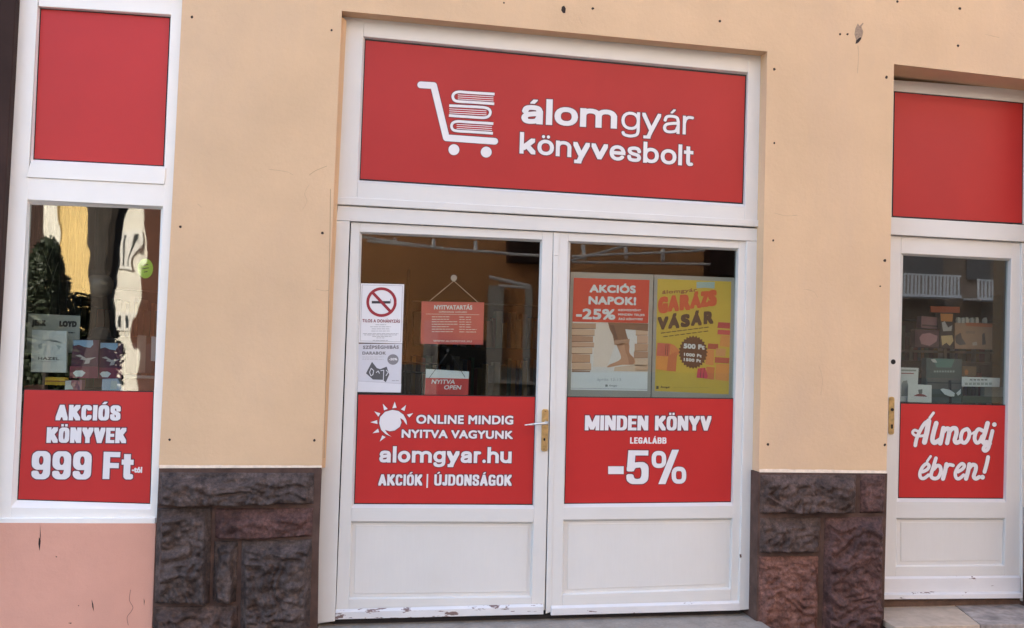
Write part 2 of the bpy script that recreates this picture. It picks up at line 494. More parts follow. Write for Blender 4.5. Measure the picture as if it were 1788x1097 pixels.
def glyph(ch, ex):
    """(width, straight strokes, curved strokes); capitals run 0..1, small letters use 1 for the x height"""
    A = lambda *a: sarc(*a, ex=ex)
    T = 1.0
    g = {
     'A': (1.12, [[(0, 0), (0.5, 1), (1, 0)], [(0.2, 0.24), (0.8, 0.24)]], []),
     'K': (1.08, [[(0, 0), (0, 1)], [(0.96, 1), (0.12, 0.42)], [(0.3, 0.6), (1, 0)]], []),
     'C': (1.0, [], [A(0.5, 0.5, 0.5, 0.5, 28, 332)]), 'O': (1.04, [], [A(0.5, 0.5, 0.5, 0.5, 0, 360)]),
     'G': (1.04, [[(0.62, 0.44), (1, 0.44), (1, 0.04)]], [A(0.5, 0.5, 0.5, 0.5, 28, 340)]),
     'I': (0, [[(0.5, 0), (0.5, 1)]], []),
     'S': (0.98, [], [smooth_line([(1, 0.74), (0.93, 0.93), (0.5, 1), (0.07, 0.93), (0.02, 0.74), (0.14, 0.59), (0.5, 0.5), (0.86, 0.41), (0.98, 0.25), (0.93, 0.07), (0.5, 0), (0.07, 0.07), (0, 0.27)], 4)]),
     'N': (1.08, [[(0, 0), (0, 1)], [(0.06, 1), (0.94, 0)], [(1, 0), (1, 1)]], []),
     'Y': (1.08, [[(0, 1), (0.5, 0.42), (1, 1)], [(0.5, 0), (0.5, 0.45)]], []),
     'V': (1.1, [[(0, 1), (0.5, 0), (1, 1)]], []),
     'E': (0.86, [[(0, 0), (0, 1)], [(0, 1), (1, 1)], [(0, 0.51), (0.9, 0.51)], [(0, 0), (1, 0)]], []),
     'F': (0.86, [[(0, 0), (0, 1)], [(0, 1), (1, 1)], [(0, 0.5), (0.9, 0.5)]], []),
     'L': (0.84, [[(0, 1), (0, 0), (1, 0)]], []),
     'M': (1.42, [[(0, 0), (0, 1)], [(0.04, 1), (0.5, 0.06), (0.96, 1)], [(1, 0), (1, 1)]], []),
     'D': (1.04, [[(0, 0), (0, 1)]], [[(0, 1)] + A(0.4, 0.5, 0.6, 0.5, 90, -90) + [(0, 0)]]),
     'B': (1.02, [[(0, 0), (0, 1)]], [[(0, 1)] + A(0.5, 0.76, 0.44, 0.24, 90, -90) + [(0, 0.52)], [(0, 0.52)] + A(0.5, 0.26, 0.5, 0.26, 90, -90) + [(0, 0)]]),
     'R': (1.04, [[(0, 0), (0, 1)], [(0.55, 0.45), (1, 0)]], [[(0, 1)] + A(0.5, 0.73, 0.48, 0.27, 90, -90) + [(0, 0.46)]]),
     'J': (0.72, [], [[(1, 1), (1, 0.3)] + A(0.5, 0.27, 0.5, 0.27, 0, -170)]),
     'U': (1.04, [], [[(0, 1), (0, 0.4)] + A(0.5, 0.32, 0.5, 0.32, 180, 360) + [(1, 1)]]),
     '9': (1.0, [], [A(0.5, 0.70, 0.5, 0.30, 0, 360), [(1, 0.7), (1, 0.4)] + A(0.5, 0.3, 0.5, 0.3, 0, -160)]),
     '5': (1.0, [[(0.95, 1), (0.1, 1)], [(0.1, 1), (0.04, 0.45)]], [[(0.02, 0.44), (0.2, 0.56)] + A(0.5, 0.30, 0.5, 0.30, 75, -165)]),
     '-': (0.72, [[(0, 0.42), (1, 0.42)]], []),
    }
    X = 1.0
    l = {
     'a': (0.98, [[(0.94, 0), (0.94, 0.62)]], [smooth_line([(0.03, 0.72), (0.14, 0.94), (0.48, 1), (0.84, 0.93), (0.94, 0.66)], 4),
                      smooth_line([(0.9, 0.58), (0.55, 0.55), (0.14, 0.46), (0.0, 0.26), (0.1, 0.05), (0.38, 0), (0.76, 0.08), (0.9, 0.32)], 4)]),
     'l': (0, [[(0.5, 0), (0.5, 2)]], []), 'o': (1.04, [], [A(0.5, 0.5, 0.5, 0.5, 0, 360)]),
     'm': (1.66, [[(0, 0), (0, 1)], [(0.5, 0), (0.5, 0.6)], [(1, 0), (1, 0.6)]], [A(0.25, 0.60, 0.25, 0.40, 165, 0), A(0.75, 0.60, 0.25, 0.40, 165, 0)]),
     'n': (0.98, [[(0, 0), (0, 1)], [(1, 0), (1, 0.6)]], [A(0.5, 0.6, 0.5, 0.40, 165, 0)]),
     'h': (0.98, [[(0, 0), (0, 2)], [(1, 0), (1, 0.6)]], [A(0.5, 0.6, 0.5, 0.40, 165, 0)]),
     'u': (0.98, [[(1, 0), (1, 1)], [(0, 1), (0, 0.4)]], [A(0.5, 0.4, 0.5, 0.40, 180, 345)]),
     'r': (0.62, [[(0, 0), (0, 1)]], [[(0, 0.6)] + smooth_line([(0.12, 0.85), (0.5, 1.0), (1, 0.99)], 4)]),
     'g': (1.02, [[(1, 1), (1, 0.1)]], [A(0.5, 0.52, 0.5, 0.48, 0, 360), [(1, 0.2)] + smooth_line([(1, -0.2), (0.9, -0.75), (0.5, -1), (0.12, -0.85), (0.03, -0.55)], 4)]),
     'y': (1.04, [[(0, 1), (0.5, 0)], [(1, 1), (0.5, 0)], [(0.5, 0.02), (0.36, -0.75)], [(0.36, -0.95), (0.1, -0.98)], [(0.36, -0.75), (0.3, -0.98)]], []),
     'v': (1.04, [[(0, 1), (0.5, 0), (1, 1)]], []),
     'k': (0.98, [[(0, 0), (0, 2)], [(0.95, 1), (0.1, 0.3)], [(0.4, 0.58), (1, 0)]], []),
     'e': (1.02, [[(0.04, 0.5), (1, 0.5)]], [[(1, 0.5)] + A(0.5, 0.5, 0.5, 0.5, 0, 322)]),
     's': (0.92, [], [smooth_line([(0.96, 0.74), (0.85, 0.94), (0.5, 1), (0.1, 0.93), (0.04, 0.74), (0.2, 0.58), (0.5, 0.5), (0.84, 0.42), (0.97, 0.24), (0.86, 0.05), (0.48, 0), (0.1, 0.07), (0.0, 0.28)], 4)]),
     'b': (1.02, [[(0, 0), (0, 2)]], [A(0.5, 0.5, 0.5, 0.5, 0, 360)]),
     't': (0.62, [[(0, 1), (1, 1)], [(0.42, 1.75), (0.42, 0.3)]], [[(0.42, 0.35)] + smooth_line([(0.45, 0.1), (0.65, 0), (1, 0.02)], 3)]),
     '.': (0, [[(0.5, 0), (0.5, 0.001)]], []),
    }
    if ch in g: return g[ch] + (False,)
    return l[ch] + (True,)

def hull(P):
    P = sorted(set((round(p[0], 7), round(p[1], 7)) for p in P))
    def half(Q_):
        o = []
        for p in Q_:
            while len(o) > 1 and (o[-1][0] - o[-2][0]) * (p[1] - o[-2][1]) - (o[-1][1] - o[-2][1]) * (p[0] - o[-2][0]) <= 0: o.pop()
            o.append(p)
        return o
    a = half(P); b_ = half(P[::-1])
    return a[:-1] + b_[:-1]

def word(s, bl, br, h, Y, m, parent, wx=0.24, wy=0.18, gap=0.07, ex=3.2, halo=0.0, xh=0.73, cap=None, sp=0.45):
    """one line in the drawn face; h = height of its capitals / ascenders in picture units"""
    base = {'Ó': ('O', 'acute'), 'Á': ('A', 'acute'), 'Ú': ('U', 'acute'), 'á': ('a', 'acute'), 'ó': ('o', 'acute'), 'Ö': ('O', 'dots'), 'ö': ('o', 'dots')}
    P0, P1 = at(bl[0], bl[1], Y), at(br[0], br[1], Y)
    Ud = (P1 - P0); W = Ud.length; Ud.normalize()
    H = (at(bl[0], bl[1] - h, Y) - P0).length
    px, py, gp = wx * H, wy * H, gap * H
    tot_w = 0; fix = 0
    items = []
    for ch in s:
        if ch == ' ':
            items.append((None, None, None)); fix += sp * H; continue
        b_, ac = base.get(ch, (ch, None))
        g_ = glyph(b_, ex)
        items.append((b_, ac, g_))
        if g_[0]: tot_w += g_[0]
        else: fix += px
    fix += gp * (len(s) - 1)
    Uw = (W - fix) / tot_w if tot_w else 0
    tall = H
    def build(add, dz):
        V, F = [], []
        x = 0.0; k = 0
        for b_, ac, g_ in items:
            if b_ is None:
                x += sp * H + gp; continue
            w = g_[0] * Uw if g_[0] else px
            low = g_[3]
            top = xh * H if low else H
            def my(y):
                if not low: return py / 2 + y * (H - py)
                if y > 1: return (top - py / 2) + (y - 1) * (H - top)
                if y < 0: return py / 2 + y * (0.27 * H)
                return py / 2 + y * (top - py)
            mx_ = lambda u: px / 2 + u * (w - px) if g_[0] else px / 2
            pens = []
            for curved, strokes_ in ((False, g_[1]), (True, g_[2])):
                for st in strokes_:
                    pts = [(x + mx_(u), my(v)) for u, v in st]
                    pens.append((pts, px / 2, py / 2, curved))
            if b_ == '.':
                pens = [([(x + px / 2, px * 0.5), (x + px / 2, px * 0.5 + 1e-5)], px / 2, px / 2, True)]
            cx = x + w / 2
            if ac == 'acute':
                y0 = top + 0.075 * H
                pens.append(([(cx - 0.02 * H, y0), (cx + 0.10 * H, y0 + 0.125 * H)], px * 0.34, 0.02 * H, False))
            if ac == 'dots':
                r = min(px * 0.42, 0.075 * H); y0 = top + 0.06 * H + r
                for sx in (-1, 1):
                    pens.append(([(cx + sx * r * 1.55, y0), (cx + sx * r * 1.55 + 1e-5, y0)], r, r, low))
            for pts, hx, hy, curved in pens:
                hx += add; hy += add
                c = 0.42 if curved else 0.0
                if c and ex < 2.5: pen = [(hx * math.cos(t_ * math.pi / 8), hy * math.sin(t_ * math.pi / 8)) for t_ in range(16)]
                elif c: pen = [(hx, hy * (1 - c)), (hx * (1 - c), hy), (-hx * (1 - c), hy), (-hx, hy * (1 - c)), (-hx, -hy * (1 - c)), (-hx * (1 - c), -hy), (hx * (1 - c), -hy), (hx, -hy * (1 - c))]
                else: pen = [(hx, hy), (-hx, hy), (-hx, -hy), (hx, -hy)]
                for a, b2 in zip(pts[:-1], pts[1:]):
                    hu = hull([(q[0] + p[0], q[1] + p[1]) for p in pen for q in (a, b2)])
                    k0 = len(V)
                    V += [P0 + Ud * q[0] + Vector((0, -dz - k * 1.2e-6, q[1])) for q in hu]
                    F.append(tuple(range(k0, k0 + len(hu)))); k += 1
            x += w + gp
        return V, F
    V, F = build(0, 0.0005)
    mk('lettering', V, F, m, parent)
    if halo:
        V, F = build(halo, -0.0003)
        mk('lettering_halo', V, F, M_halo, parent)

# joinery: frame of two stiles and some rails seen between two outlines
def joinery(parent, outer, inner, Y, t, mv, mh, bev=0.003, names=('stile', 'top_rail', 'bottom_rail'), mids=()):
    oTL, oTR, oBR, oBL = outer
    iTL, iTR, iBR, iBL = inner
    a = isect(iTL, iBL, oTL, oTR); b = isect(iTR, iBR, oTL, oTR)
    c = isect(iTR, iBR, oBL, oBR); d = isect(iTL, iBL, oBL, oBR)
    Q(names[0], [oTL, a, d, oBL], Y, t, mv, parent, bev)
    Q(names[0], [b, oTR, oBR, c], Y, t, mv, parent, bev)
    Q(names[1], [a, b, iTR, iTL], Y + 0.0012, t, mh, parent, bev)
    Q(names[2], [iBL, iBR, c, d], Y + 0.0012, t, mh, parent, bev)
    for (tl, tr, br_, bl_) in mids:
        Q('middle_rail', [tl, tr, br_, bl_], Y + 0.0012, t, mh, parent, bev)

def bead(parent, outer, Y0, inner, Y1, m, name='glazing_bead'):
    O = [at(p[0], p[1], Y0) for p in outer]; I = [at(p[0], p[1], Y1) for p in inner]
    V = O + I
    F = [(k, (k + 1) % 4, 4 + (k + 1) % 4, 4 + k) for k in range(4)]
    return mk(name, V, F, m, parent)

def pane(parent, q, Y, m):
    return Q('pane', grow(q, 3, 3, 3, 3), Y, 0.004, m, parent)

# ================================================================ THE SHOP BUILDING
shop = thing('shop_building', (0, 0, 0), 'ochre plastered street front with nail holes around the shop doors and window', 'building')
YW = 0.0
ZT = 14.0
def wpt(x, z, Y=0.0): return Vector((x, Y, z))
A_tl = at(319, -14, YW); A_bl = at(277, 817, YW)
C_tl = at(597, 19, YW); C_bl = at(562, 817, YW)
C_tr = at(1340, 90, YW); C_br = at(1325, 824, YW)
D_tl = at(1561, 112, YW); D_bl = at(1548, 826, YW)
D_tr = Vector((D_tl.x + 1.04, 0, D_tl.z - 0.02)); D_br = Vector((D_tr.x, 0, 0.0))
W_tl = Vector((A_tl.x - 1.06, 0, A_tl.z))
ZB = 3.95
def piece(name, pts, m=M_wall, t=0.32, bev=0.0):
    return Q(name, pts, 0.0, t, m, shop, bev)
piece('wall_pier', [A_tl, C_tl, C_bl, A_bl])
piece('wall_pier', [C_tr, D_tl, D_bl, C_br])
top = lambda p: Vector((p.x, 0, ZB))
piece('wall_band', [top(W_tl), top(A_tl), A_tl, W_tl])
piece('wall_band', [top(A_tl), top(C_tl), C_tl, A_tl])
piece('wall_band', [top(C_tl), top(C_tr), C_tr, C_tl])
piece('wall_band', [top(C_tr), top(D_tl), D_tl, C_tr])
piece('wall_band', [top(D_tl), top(D_tr), D_tr, D_tl])
piece('wall_pier', [top(D_tr), wpt(14, ZB), wpt(14, 0.72), Vector((D_tr.x, 0, 0.72))])
piece('wall_plinth', [Vector((D_tr.x, 0, 0.72)), wpt(14, 0.72), wpt(14, -0.1), Vector((D_tr.x, 0, -0.1))], M_mortar)
piece('wall_pier', [wpt(-9, ZB), top(W_tl), Vector((W_tl.x, 0, -0.1)), wpt(-9, -0.1)])
piece('upper_wall', [wpt(-9, ZT), wpt(14, ZT), wpt(14, ZB), wpt(-9, ZB)])
box('back_wall', -9, 14, 8.0, 8.3, -0.1, ZT, M_wall, shop)
box('side_wall', -9, -8.7, 0.33, 7.99, -0.1, ZT, M_wall, shop)
box('side_wall', 13.7, 14, 0.33, 7.99, -0.1, ZT, M_wall, shop)
box('roof', -9.3, 14.3, -0.35, 8.6, ZT, ZT + 0.25, M_brown, shop)
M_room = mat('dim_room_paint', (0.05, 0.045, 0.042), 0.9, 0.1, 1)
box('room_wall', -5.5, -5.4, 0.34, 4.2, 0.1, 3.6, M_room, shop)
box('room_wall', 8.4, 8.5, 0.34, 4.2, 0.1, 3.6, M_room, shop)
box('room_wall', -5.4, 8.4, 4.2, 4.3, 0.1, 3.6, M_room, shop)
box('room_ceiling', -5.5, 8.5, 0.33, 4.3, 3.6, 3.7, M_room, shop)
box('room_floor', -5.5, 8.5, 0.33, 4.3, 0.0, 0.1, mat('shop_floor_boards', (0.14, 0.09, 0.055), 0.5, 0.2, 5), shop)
# pale plaster lips where the render ends above the stones
def lip(a, b, n=40):
    G = []
    prev = None
    for i in range(n + 1):
        t = i / n
        x = a[0] + (b[0] - a[0]) * t; y = a[1] + (b[1] - a[1]) * t
        h = 2.4 + 2.2 * noise.noise(Vector((x * 0.09, y, 3.1)))
        pt, pb = at(x, y - 2.5 - h * 0.6, -0.001), at(x, y + 1.0 + h * 0.45, -0.009)
        if prev:
            G.append(([prev[0], pt, pb, prev[1]], [(0, 1, 2, 3)]))
        prev = (pt, pb)
    return merge(G)
M_lip = mat('pale_plaster_lip', (0.72, 0.58, 0.44), 0.9, 0.15, 30)
for a, b in (((278, 816), (562, 817)), ((1326, 823), (1548, 826))):
    v, f = lip(a, b)
    mk('plaster_lip', v, f, M_lip, shop)
# drill holes left in the plaster
M_hole = mat('hole_shadow', (0.035, 0.022, 0.018), 0.95)
holes = [(335, 30, 2.6), (1035, 15, 2.4), (1257, 37, 2.2), (1352, 121, 2.4), (1467, 60, 2), (1480, 60, 2), (1567, 3, 2.4),
         (1676, 15, 2.6), (1673, 80, 2.2), (1548, 135, 2.6), (315, 396, 2.4), (563, 407, 2.6), (549, 769, 2.4), (296, 768, 2.2),
         (1545, 455, 2.6), (1341, 776, 2.4), (1545, 777, 2.4), (579, 53, 2.0), (1537, 500, 1.6), (880, 120 - 115, 1.6), (1352, 250, 1.8), (1350, 420, 2.0)]
for (hx, hy, r) in holes:
    pts = [(hx + r * math.cos(t) * random.uniform(0.8, 1.15), hy + r * math.sin(t) * random.uniform(0.8, 1.2)) for t in [k * math.pi / 5 for k in range(10)]]
    Q('drill_hole', pts, -0.0008, 0.0007, M_hole, shop)
Q('drill_hole', [(981, 12), (985, 10), (988, 15), (987, 23), (983, 23), (980, 18)], -0.0008, 0.0007, M_hole, shop)
mP = mapper(1440, 30, 10.97)
Q('torn_plaster_patch', [mP(*p) for p in [(635, 120), (665, 170), (735, 108), (742, 125), (700, 185), (740, 280), (715, 385), (640, 500), (590, 520), (600, 430), (572, 330), (590, 220)]],
  -0.0008, 0.0006, mat('old_patch', (0.34, 0.24, 0.17), 0.95, 0.3, 90), shop)
Q('torn_plaster_patch', [mP(*p) for p in [(700, 385), (700, 420), (655, 480), (590, 512), (610, 445), (665, 395)]], -0.0016, 0.0006, M_hole, shop)
# pink render under the left window
pk = [at(-60, 913, 0.012), at(272, 915, 0.012), at(265, 1110, 0.012), at(-60, 1110, 0.012)]
zt = at(272, 915, 0.012).z
xr = at(270, 915, 0.012).x
Q('apron_wall', [Vector((W_tl.x - 0.02, 0.012, at(0, 912, 0.012).z)), at(272, 914.5, 0.012), Vector((at(266, 1100, 0.012).x, 0.012, -0.1)), Vector((W_tl.x - 0.02, 0.012, -0.1))], 0.012, 0.3, M_pink, shop)
for pts in ([(70, 916), (71, 935), (69, 960), (70, 928)], [(68, 938), (71, 944), (69, 962), (67, 950)], [(160, 1047), (163, 1056), (164, 1068), (161, 1060)],
            [(251, 1045), (252.6, 1050), (251.5, 1058)], [(119, 1088), (125, 1087.5), (124, 1089.6)], [(97, 971), (100, 972), (98, 974)], [(136, 1057), (138.4, 1057), (137, 1059)]):
    Q('paint_chip', pts, 0.0112, 0.0007, M_hole if pts[0][0] != 97 else M_wood, shop)
crk = smooth_line([(228, 1030), (226, 1048), (232, 1060), (229, 1068), (222, 1078), (224, 1092)], 4)
V, F = merge(ribbon_geo(crk, 0.9, 0.0113, cap=False)); mk('hairline_crack', V, F, mat('crack_line', (0.25, 0.12, 0.10), 0.95), shop)
V, F = merge(ribbon_geo(smooth_line([(571, 290), (556, 296), (548, 300), (540, 306)], 4), 0.8, -0.0006, cap=False)); mk('hairline_crack', V, F, mat('crack_line_ochre', (0.42, 0.29, 0.18), 0.95), shop)
V, F = merge(ribbon_geo(smooth_line([(577, 330), (576, 420), (573, 560), (568, 700), (566, 800)], 6), 1.3, -0.0006, cap=False)); mk('hairline_crack', V, F, mat('crack_line_ochre', (0.42, 0.29, 0.18), 0.95), shop)

M_faint = mat('faint_wall_stain', (0.52, 0.36, 0.235), 0.95, 0.2, 30)
for pts, w in (([(1498, 80), (1499, 100), (1497, 128)], 1.1), ([(470, 296), (500, 300), (512, 306)], 0.7), ([(552, 505), (566, 508), (574, 507)], 0.9),
               ([(1010, 28), (1016, 42)], 0.8), ([(1352, 372), (1372, 377), (1392, 376)], 0.7), ([(1404, 505), (1420, 509), (1428, 520)], 0.6), ([(345, 356), (352, 362)], 0.9),
               ([(540, 322), (532, 338), (536, 352), (528, 366)], 0.6), ([(1720, 60), (1745, 66)], 0.7), ([(1430, 640), (1436, 662), (1433, 690)], 0.6)):
    V, F = merge(ribbon_geo(smooth_line(pts, 4), w, -0.0006, cap=False)); mk('scratch', V, F, M_faint, shop)

# ---------------------------------------------------------------- stone plinths
def stone(parent, q, Yb, m, seed, proud=0.034, gap=1.0):
    (a, b, c, d) = grow(q, -gap, -gap, -gap, -gap)
    A, B, C_, D_ = [at(p[0], p[1], Yb) for p in (a, b, c, d)]
    w = (B - A).length; h = (A - D_).length
    nx = int(min(130, max(24, w / 0.0062))); ny = int(min(130, max(16, h / 0.0062)))
    V = []; F = []
    sv = Vector((seed * 3.3, seed * 1.1, seed * 1.7))
    for j in range(ny + 1):
        v = j / ny
        for i in range(nx + 1):
            u = i / nx
            P = (A * (1 - u) + B * u) * (1 - v) + (D_ * (1 - u) + C_ * u) * v
            w1 = noise.noise(Vector((P.x * 9, P.z * 9, seed + 5))); w2 = noise.noise(Vector((P.x * 28, P.z * 28, seed + 9)))
            wob = 0.016 * w1 + 0.006 * w2
            es = min(u * w, (1 - u) * w); et = v * h; eb = (1 - v) * h
            def st(e, lo, wd):
                t = max(0.0, min(1.0, (e - lo + wob) / wd)); return t * t * (3 - 2 * t)
            k = min(st(es, 0.012, 0.020), st(et, 0.012, 0.045), st(eb, 0.003, 0.010))
            q3 = Vector((P.x * 6.0, 0, P.z * 7.2)) + sv
            q3 = q3 + Vector((noise.noise(q3 * 0.9), 0, noise.noise(q3 * 0.9 + Vector((9, 9, 9))))) * 0.9
            f = 0.0; amp = 1.0; fr = 1.0
            for o_ in range(6):
                nz = noise.noise(q3 * fr + Vector((o_ * 7.1, 3.3, 0)))
                f += amp * ((1 - 2.4 * abs(nz)) if o_ % 2 else 1.5 * nz) * (0.85 if o_ else 0.6)
                amp *= 0.56; fr *= 2.1
            vor = noise.voronoi(Vector((P.x * 15, 0, P.z * 24)) + q3 * 0.3)[0][0]
            big = noise.noise(Vector((P.x * 3.2, P.z * 3.2, seed * 2.0)))
            ht = proud * 1.15 * (0.45 + 0.55 * f + 0.55 * big + 0.6 * (0.5 - vor) + 0.30 * v)
            e2 = max(0.0, min(1.0, min(es, et, eb) / 0.004))
            rim = 0.007 * e2 + 0.003 * noise.noise(Vector((P.x * 45, P.z * 45, 1)))
            drop = -0.006 * k * v
            V.append(P + Vector((0, -(rim + k * max(0.001, ht)), drop)))
    for j in range(ny):
        for i in range(nx):
            p = j * (nx + 1) + i
            F.append((p, p + nx + 1, p + nx + 2, p + 1))
    loop = [i for i in range(nx + 1)] + [j * (nx + 1) + nx for j in range(1, ny + 1)] + \
           [ny * (nx + 1) + i for i in range(nx - 1, -1, -1)] + [j * (nx + 1) for j in range(ny - 1, 0, -1)]
    n0 = len(V)
    for i in loop:
        V.append(Vector((V[i].x, Yb + 0.05, V[i].z)))
    L = len(loop)
    for i in range(L):
        F.append((loop[i], loop[(i + 1) % L], n0 + (i + 1) % L, n0 + i))
    o = mk('stone', V, F, m, parent, smooth=True)
    return o

YS = -0.012
pl = thing('stone_plinth', base_of([(277, 1090), (560, 1090)], YS), 'dark rock faced stone plinth between the left window and the double door', 'plinth', 'stone plinths of the shop front')
Q('mortar', [(277.5, 818), (561.5, 817), (556, 960), (553, 1175), (264, 1180), (268.5, 1020)], YS + 0.0, 0.33, M_mortar, pl)
stone(pl, [(278, 824), (550, 825), (548, 881), (274, 884)], YS, M_stone[0], 1, 0.045)
stone(pl, [(274, 886), (371, 885), (367, 1053), (268.5, 1055)], YS, M_stone[0], 2, 0.05)
stone(pl, [(374, 887), (548, 886), (546, 938), (375, 940)], YS, M_stone[3], 3, 0.028)
stone(pl, [(373, 944), (417, 943.5), (413, 1052), (370, 1053)], YS, M_stone[0], 4, 0.04)
stone(pl, [(421, 943), (546, 941), (541, 1136), (418, 1136)], YS, M_stone[0], 5, 0.055)
stone(pl, [(268, 1058), (417, 1056), (415, 1136), (265, 1138)], YS, M_stone[1], 6, 0.05)
pr = thing('stone_plinth', base_of([(1324, 1090), (1545, 1090)], YS), 'brown and reddish stone plinth between the double door and the right door', 'plinth', 'stone plinths of the shop front')
Q('mortar', [(1324.5, 825), (1549.5, 827), (1545, 1000), (1541, 1192), (1319, 1180), (1322, 1000)], YS, 0.33, M_mortar, pr)
stone(pr, [(1327, 828), (1496, 828), (1494, 897), (1325, 898)], YS, M_stone[1], 7, 0.042)
stone(pr, [(1501, 828), (1546, 828), (1544, 897), (1500, 897)], YS, M_stone[3], 8, 0.022)
stone(pr, [(1326, 903), (1434, 902), (1431, 965), (1325, 966)], YS, M_stone[1], 9, 0.034)
stone(pr, [(1324, 971), (1430, 970), (1427, 1140), (1323, 1138)], YS, M_stone[2], 10, 0.034)
stone(pr, [(1439, 903), (1543, 901), (1538, 1146), (1433, 1142)], YS, M_stone[3], 11, 0.040)

# ---------------------------------------------------------------- CENTRE: door frame, transom window, two leaves
YF, YL, YG = 0.085, 0.100, 0.128
df = thing('door_frame', base_of([(556, 1083), (1320, 1060)], YF), 'white painted wooden frame around the double shop door', 'door frame')
Q('frame_post', [(578, 384.9), (611, 386.4), (592, 870), (585, 1085), (550, 1090), (557, 870)], YF, 0.09, M_white, df, 0.003)
Q('frame_post', [(1304, 421), (1336, 422.6), (1334, 620), (1324, 870), (1321, 1063), (1290, 1066), (1295, 870)], YF, 0.09, M_white, df, 0.003)
Q('head_rail', [(578, 358.5), (1337, 400), (1336, 422.2), (578, 384.5)], YF - 0.0006, 0.09, M_whiteh, df, 0.003)
Q('worn_shim', [(586, 352), (590.5, 354), (588, 379), (585.4, 371)], YF - 0.002, 0.004, M_wood, df)
# little old nail head on the right post
Q('nail_head', [(1291.5, 968), (1294.5, 968), (1295, 973.5), (1292, 974)], YF - 0.001, 0.002, M_wood, df)

Q('plaster_reveal', [(588, 24), (605, 36), (589, 360), (568, 817), (560, 817), (574, 360)], 0.045, 0.04, M_wall, shop)
Q('plaster_reveal', [(1336, 96), (1350, 96), (1345, 400), (1334, 824), (1324, 824), (1332.5, 400)], 0.045, 0.04, M_wall, shop)
tw = thing('transom_window', base_of([(590, 360), (1330, 398)], YF), 'wide white framed window above the double door, covered by the red name sign', 'window')
joinery(tw, [(596, 34), (1342, 98), (1336, 397.5), (583, 357.5)], [(634, 64), (1306.5, 127), (1300.5, 361), (624, 317)], YF, 0.07, M_white, M_whiteh, 0.003)
bead(tw, [(633.5, 63.5), (1307, 126.5), (1301, 361.5), (623.5, 317.5)], YF + 0.001, [(637, 68), (1303.5, 131), (1297.5, 357), (627.5, 315)], YF + 0.022, M_white)
Q('drip_rail', [(604, 344), (1332, 385), (1332.5, 396.5), (588.5, 356.5), (589, 346)], YF - 0.013, 0.0125, M_whiteh, tw, 0.003)
pane(tw, [(637, 68), (1303, 131), (1297, 357), (627, 315)], YF + 0.025, M_glass)
Q('head_shadow_board', [(598, 21), (1341, 92), (1339, 101), (600, 39)], YF + 0.002, 0.06, M_whiteh, tw)

def red_sign(q, Y, label, gap=1.2, m=None, board=False):
    s = thing('shop_sign', base_of(q, Y), label, 'sign')
    Q('backing', grow(q, 0.6, 0.6, 0.6, 0.6), Y + 0.0015, 0.0009, M_dark, s)
    Q('red_panel', grow(q, -gap, -gap, -gap, -gap), Y, 0.0014, m or M_red, s)
    return s

HAL = 0.0050
ns = red_sign([(637, 69), (1303, 132), (1297.5, 356), (627.5, 314)], YF + 0.0215, 'wide red name sign with white shopping cart of books and the shop name', 1.8, M_redb)
YN = YF + 0.0215 - 0.0008
mB = mapper(680, 100, 3.083)
kw = dict(m=M_letter, parent=ns, halo=HAL)
word('álom', (910, 215.5), (1077, 225), 45, YN, wx=0.25, wy=0.185, gap=0.085, ex=2.3, **kw)
word('gyár', (1084.5, 227), (1211, 236), 45, YN, wx=0.125, wy=0.11, gap=0.09, ex=2.2, **kw)
word('könyvesbolt', (907, 268), (1210, 290.5), 37.5, YN, wx=0.19, wy=0.16, gap=0.09, ex=2.2, **kw)
def cart(w_add, Y, m, name):
    G = []
    st = [mB(*p) for p in [(168, 149), (238, 153), (306, 434), (567, 453)]]
    G += ribbon_geo(st, 11.6 + w_add, Y)
    for c in ((347, 498), (521, 511)):
        c = mB(*c); r = 9.5 + w_add / 2
        V = [at(c[0] + r * math.cos(t), c[1] + r * math.sin(t), Y) for t in [2 * math.pi * k / 24 for k in range(24)]]
        G.append((V, [tuple(range(24))]))
    def book(dx, dy, flip):
        if not flip:
            p = [(566, 199), (420, 190), (375, 187), (350, 194), (341, 212), (350, 232), (378, 239), (450, 243), (564, 251)]
        else:
            p = [(322, 261), (470, 268), (515, 272), (537, 282), (543, 300), (533, 318), (508, 326), (450, 323), (320, 314)]
        pp = smooth_line([mB(x + dx, y + dy) for x, y in p], 4)
        return ribbon_geo(pp, 4.6 + w_add, Y - 0.00002, cap=False)
    G += book(0, 0, False); G += book(0, 0, True); G += book(-7, 159, False)
    if not w_add:
        for (x0, x1, y0, s, n) in ((368, 560, 203, 11, 3), (322, 522, 278, 11, 3), (362, 552, 362, 11, 3)):
            for i in range(n):
                G += ribbon_geo([mB(x0, y0 + i * s), mB(x1, y0 + i * s + 11)], 1.15, Y - 0.0001 - i * 1e-5, cap=False)
    V, F = merge(G)
    return mk(name, V, F, m, ns)
cart(0, YN - 0.0002, M_letter, 'shopping_cart_mark')
cart(2.4, YN + 0.0005, M_halo, 'mark_halo')

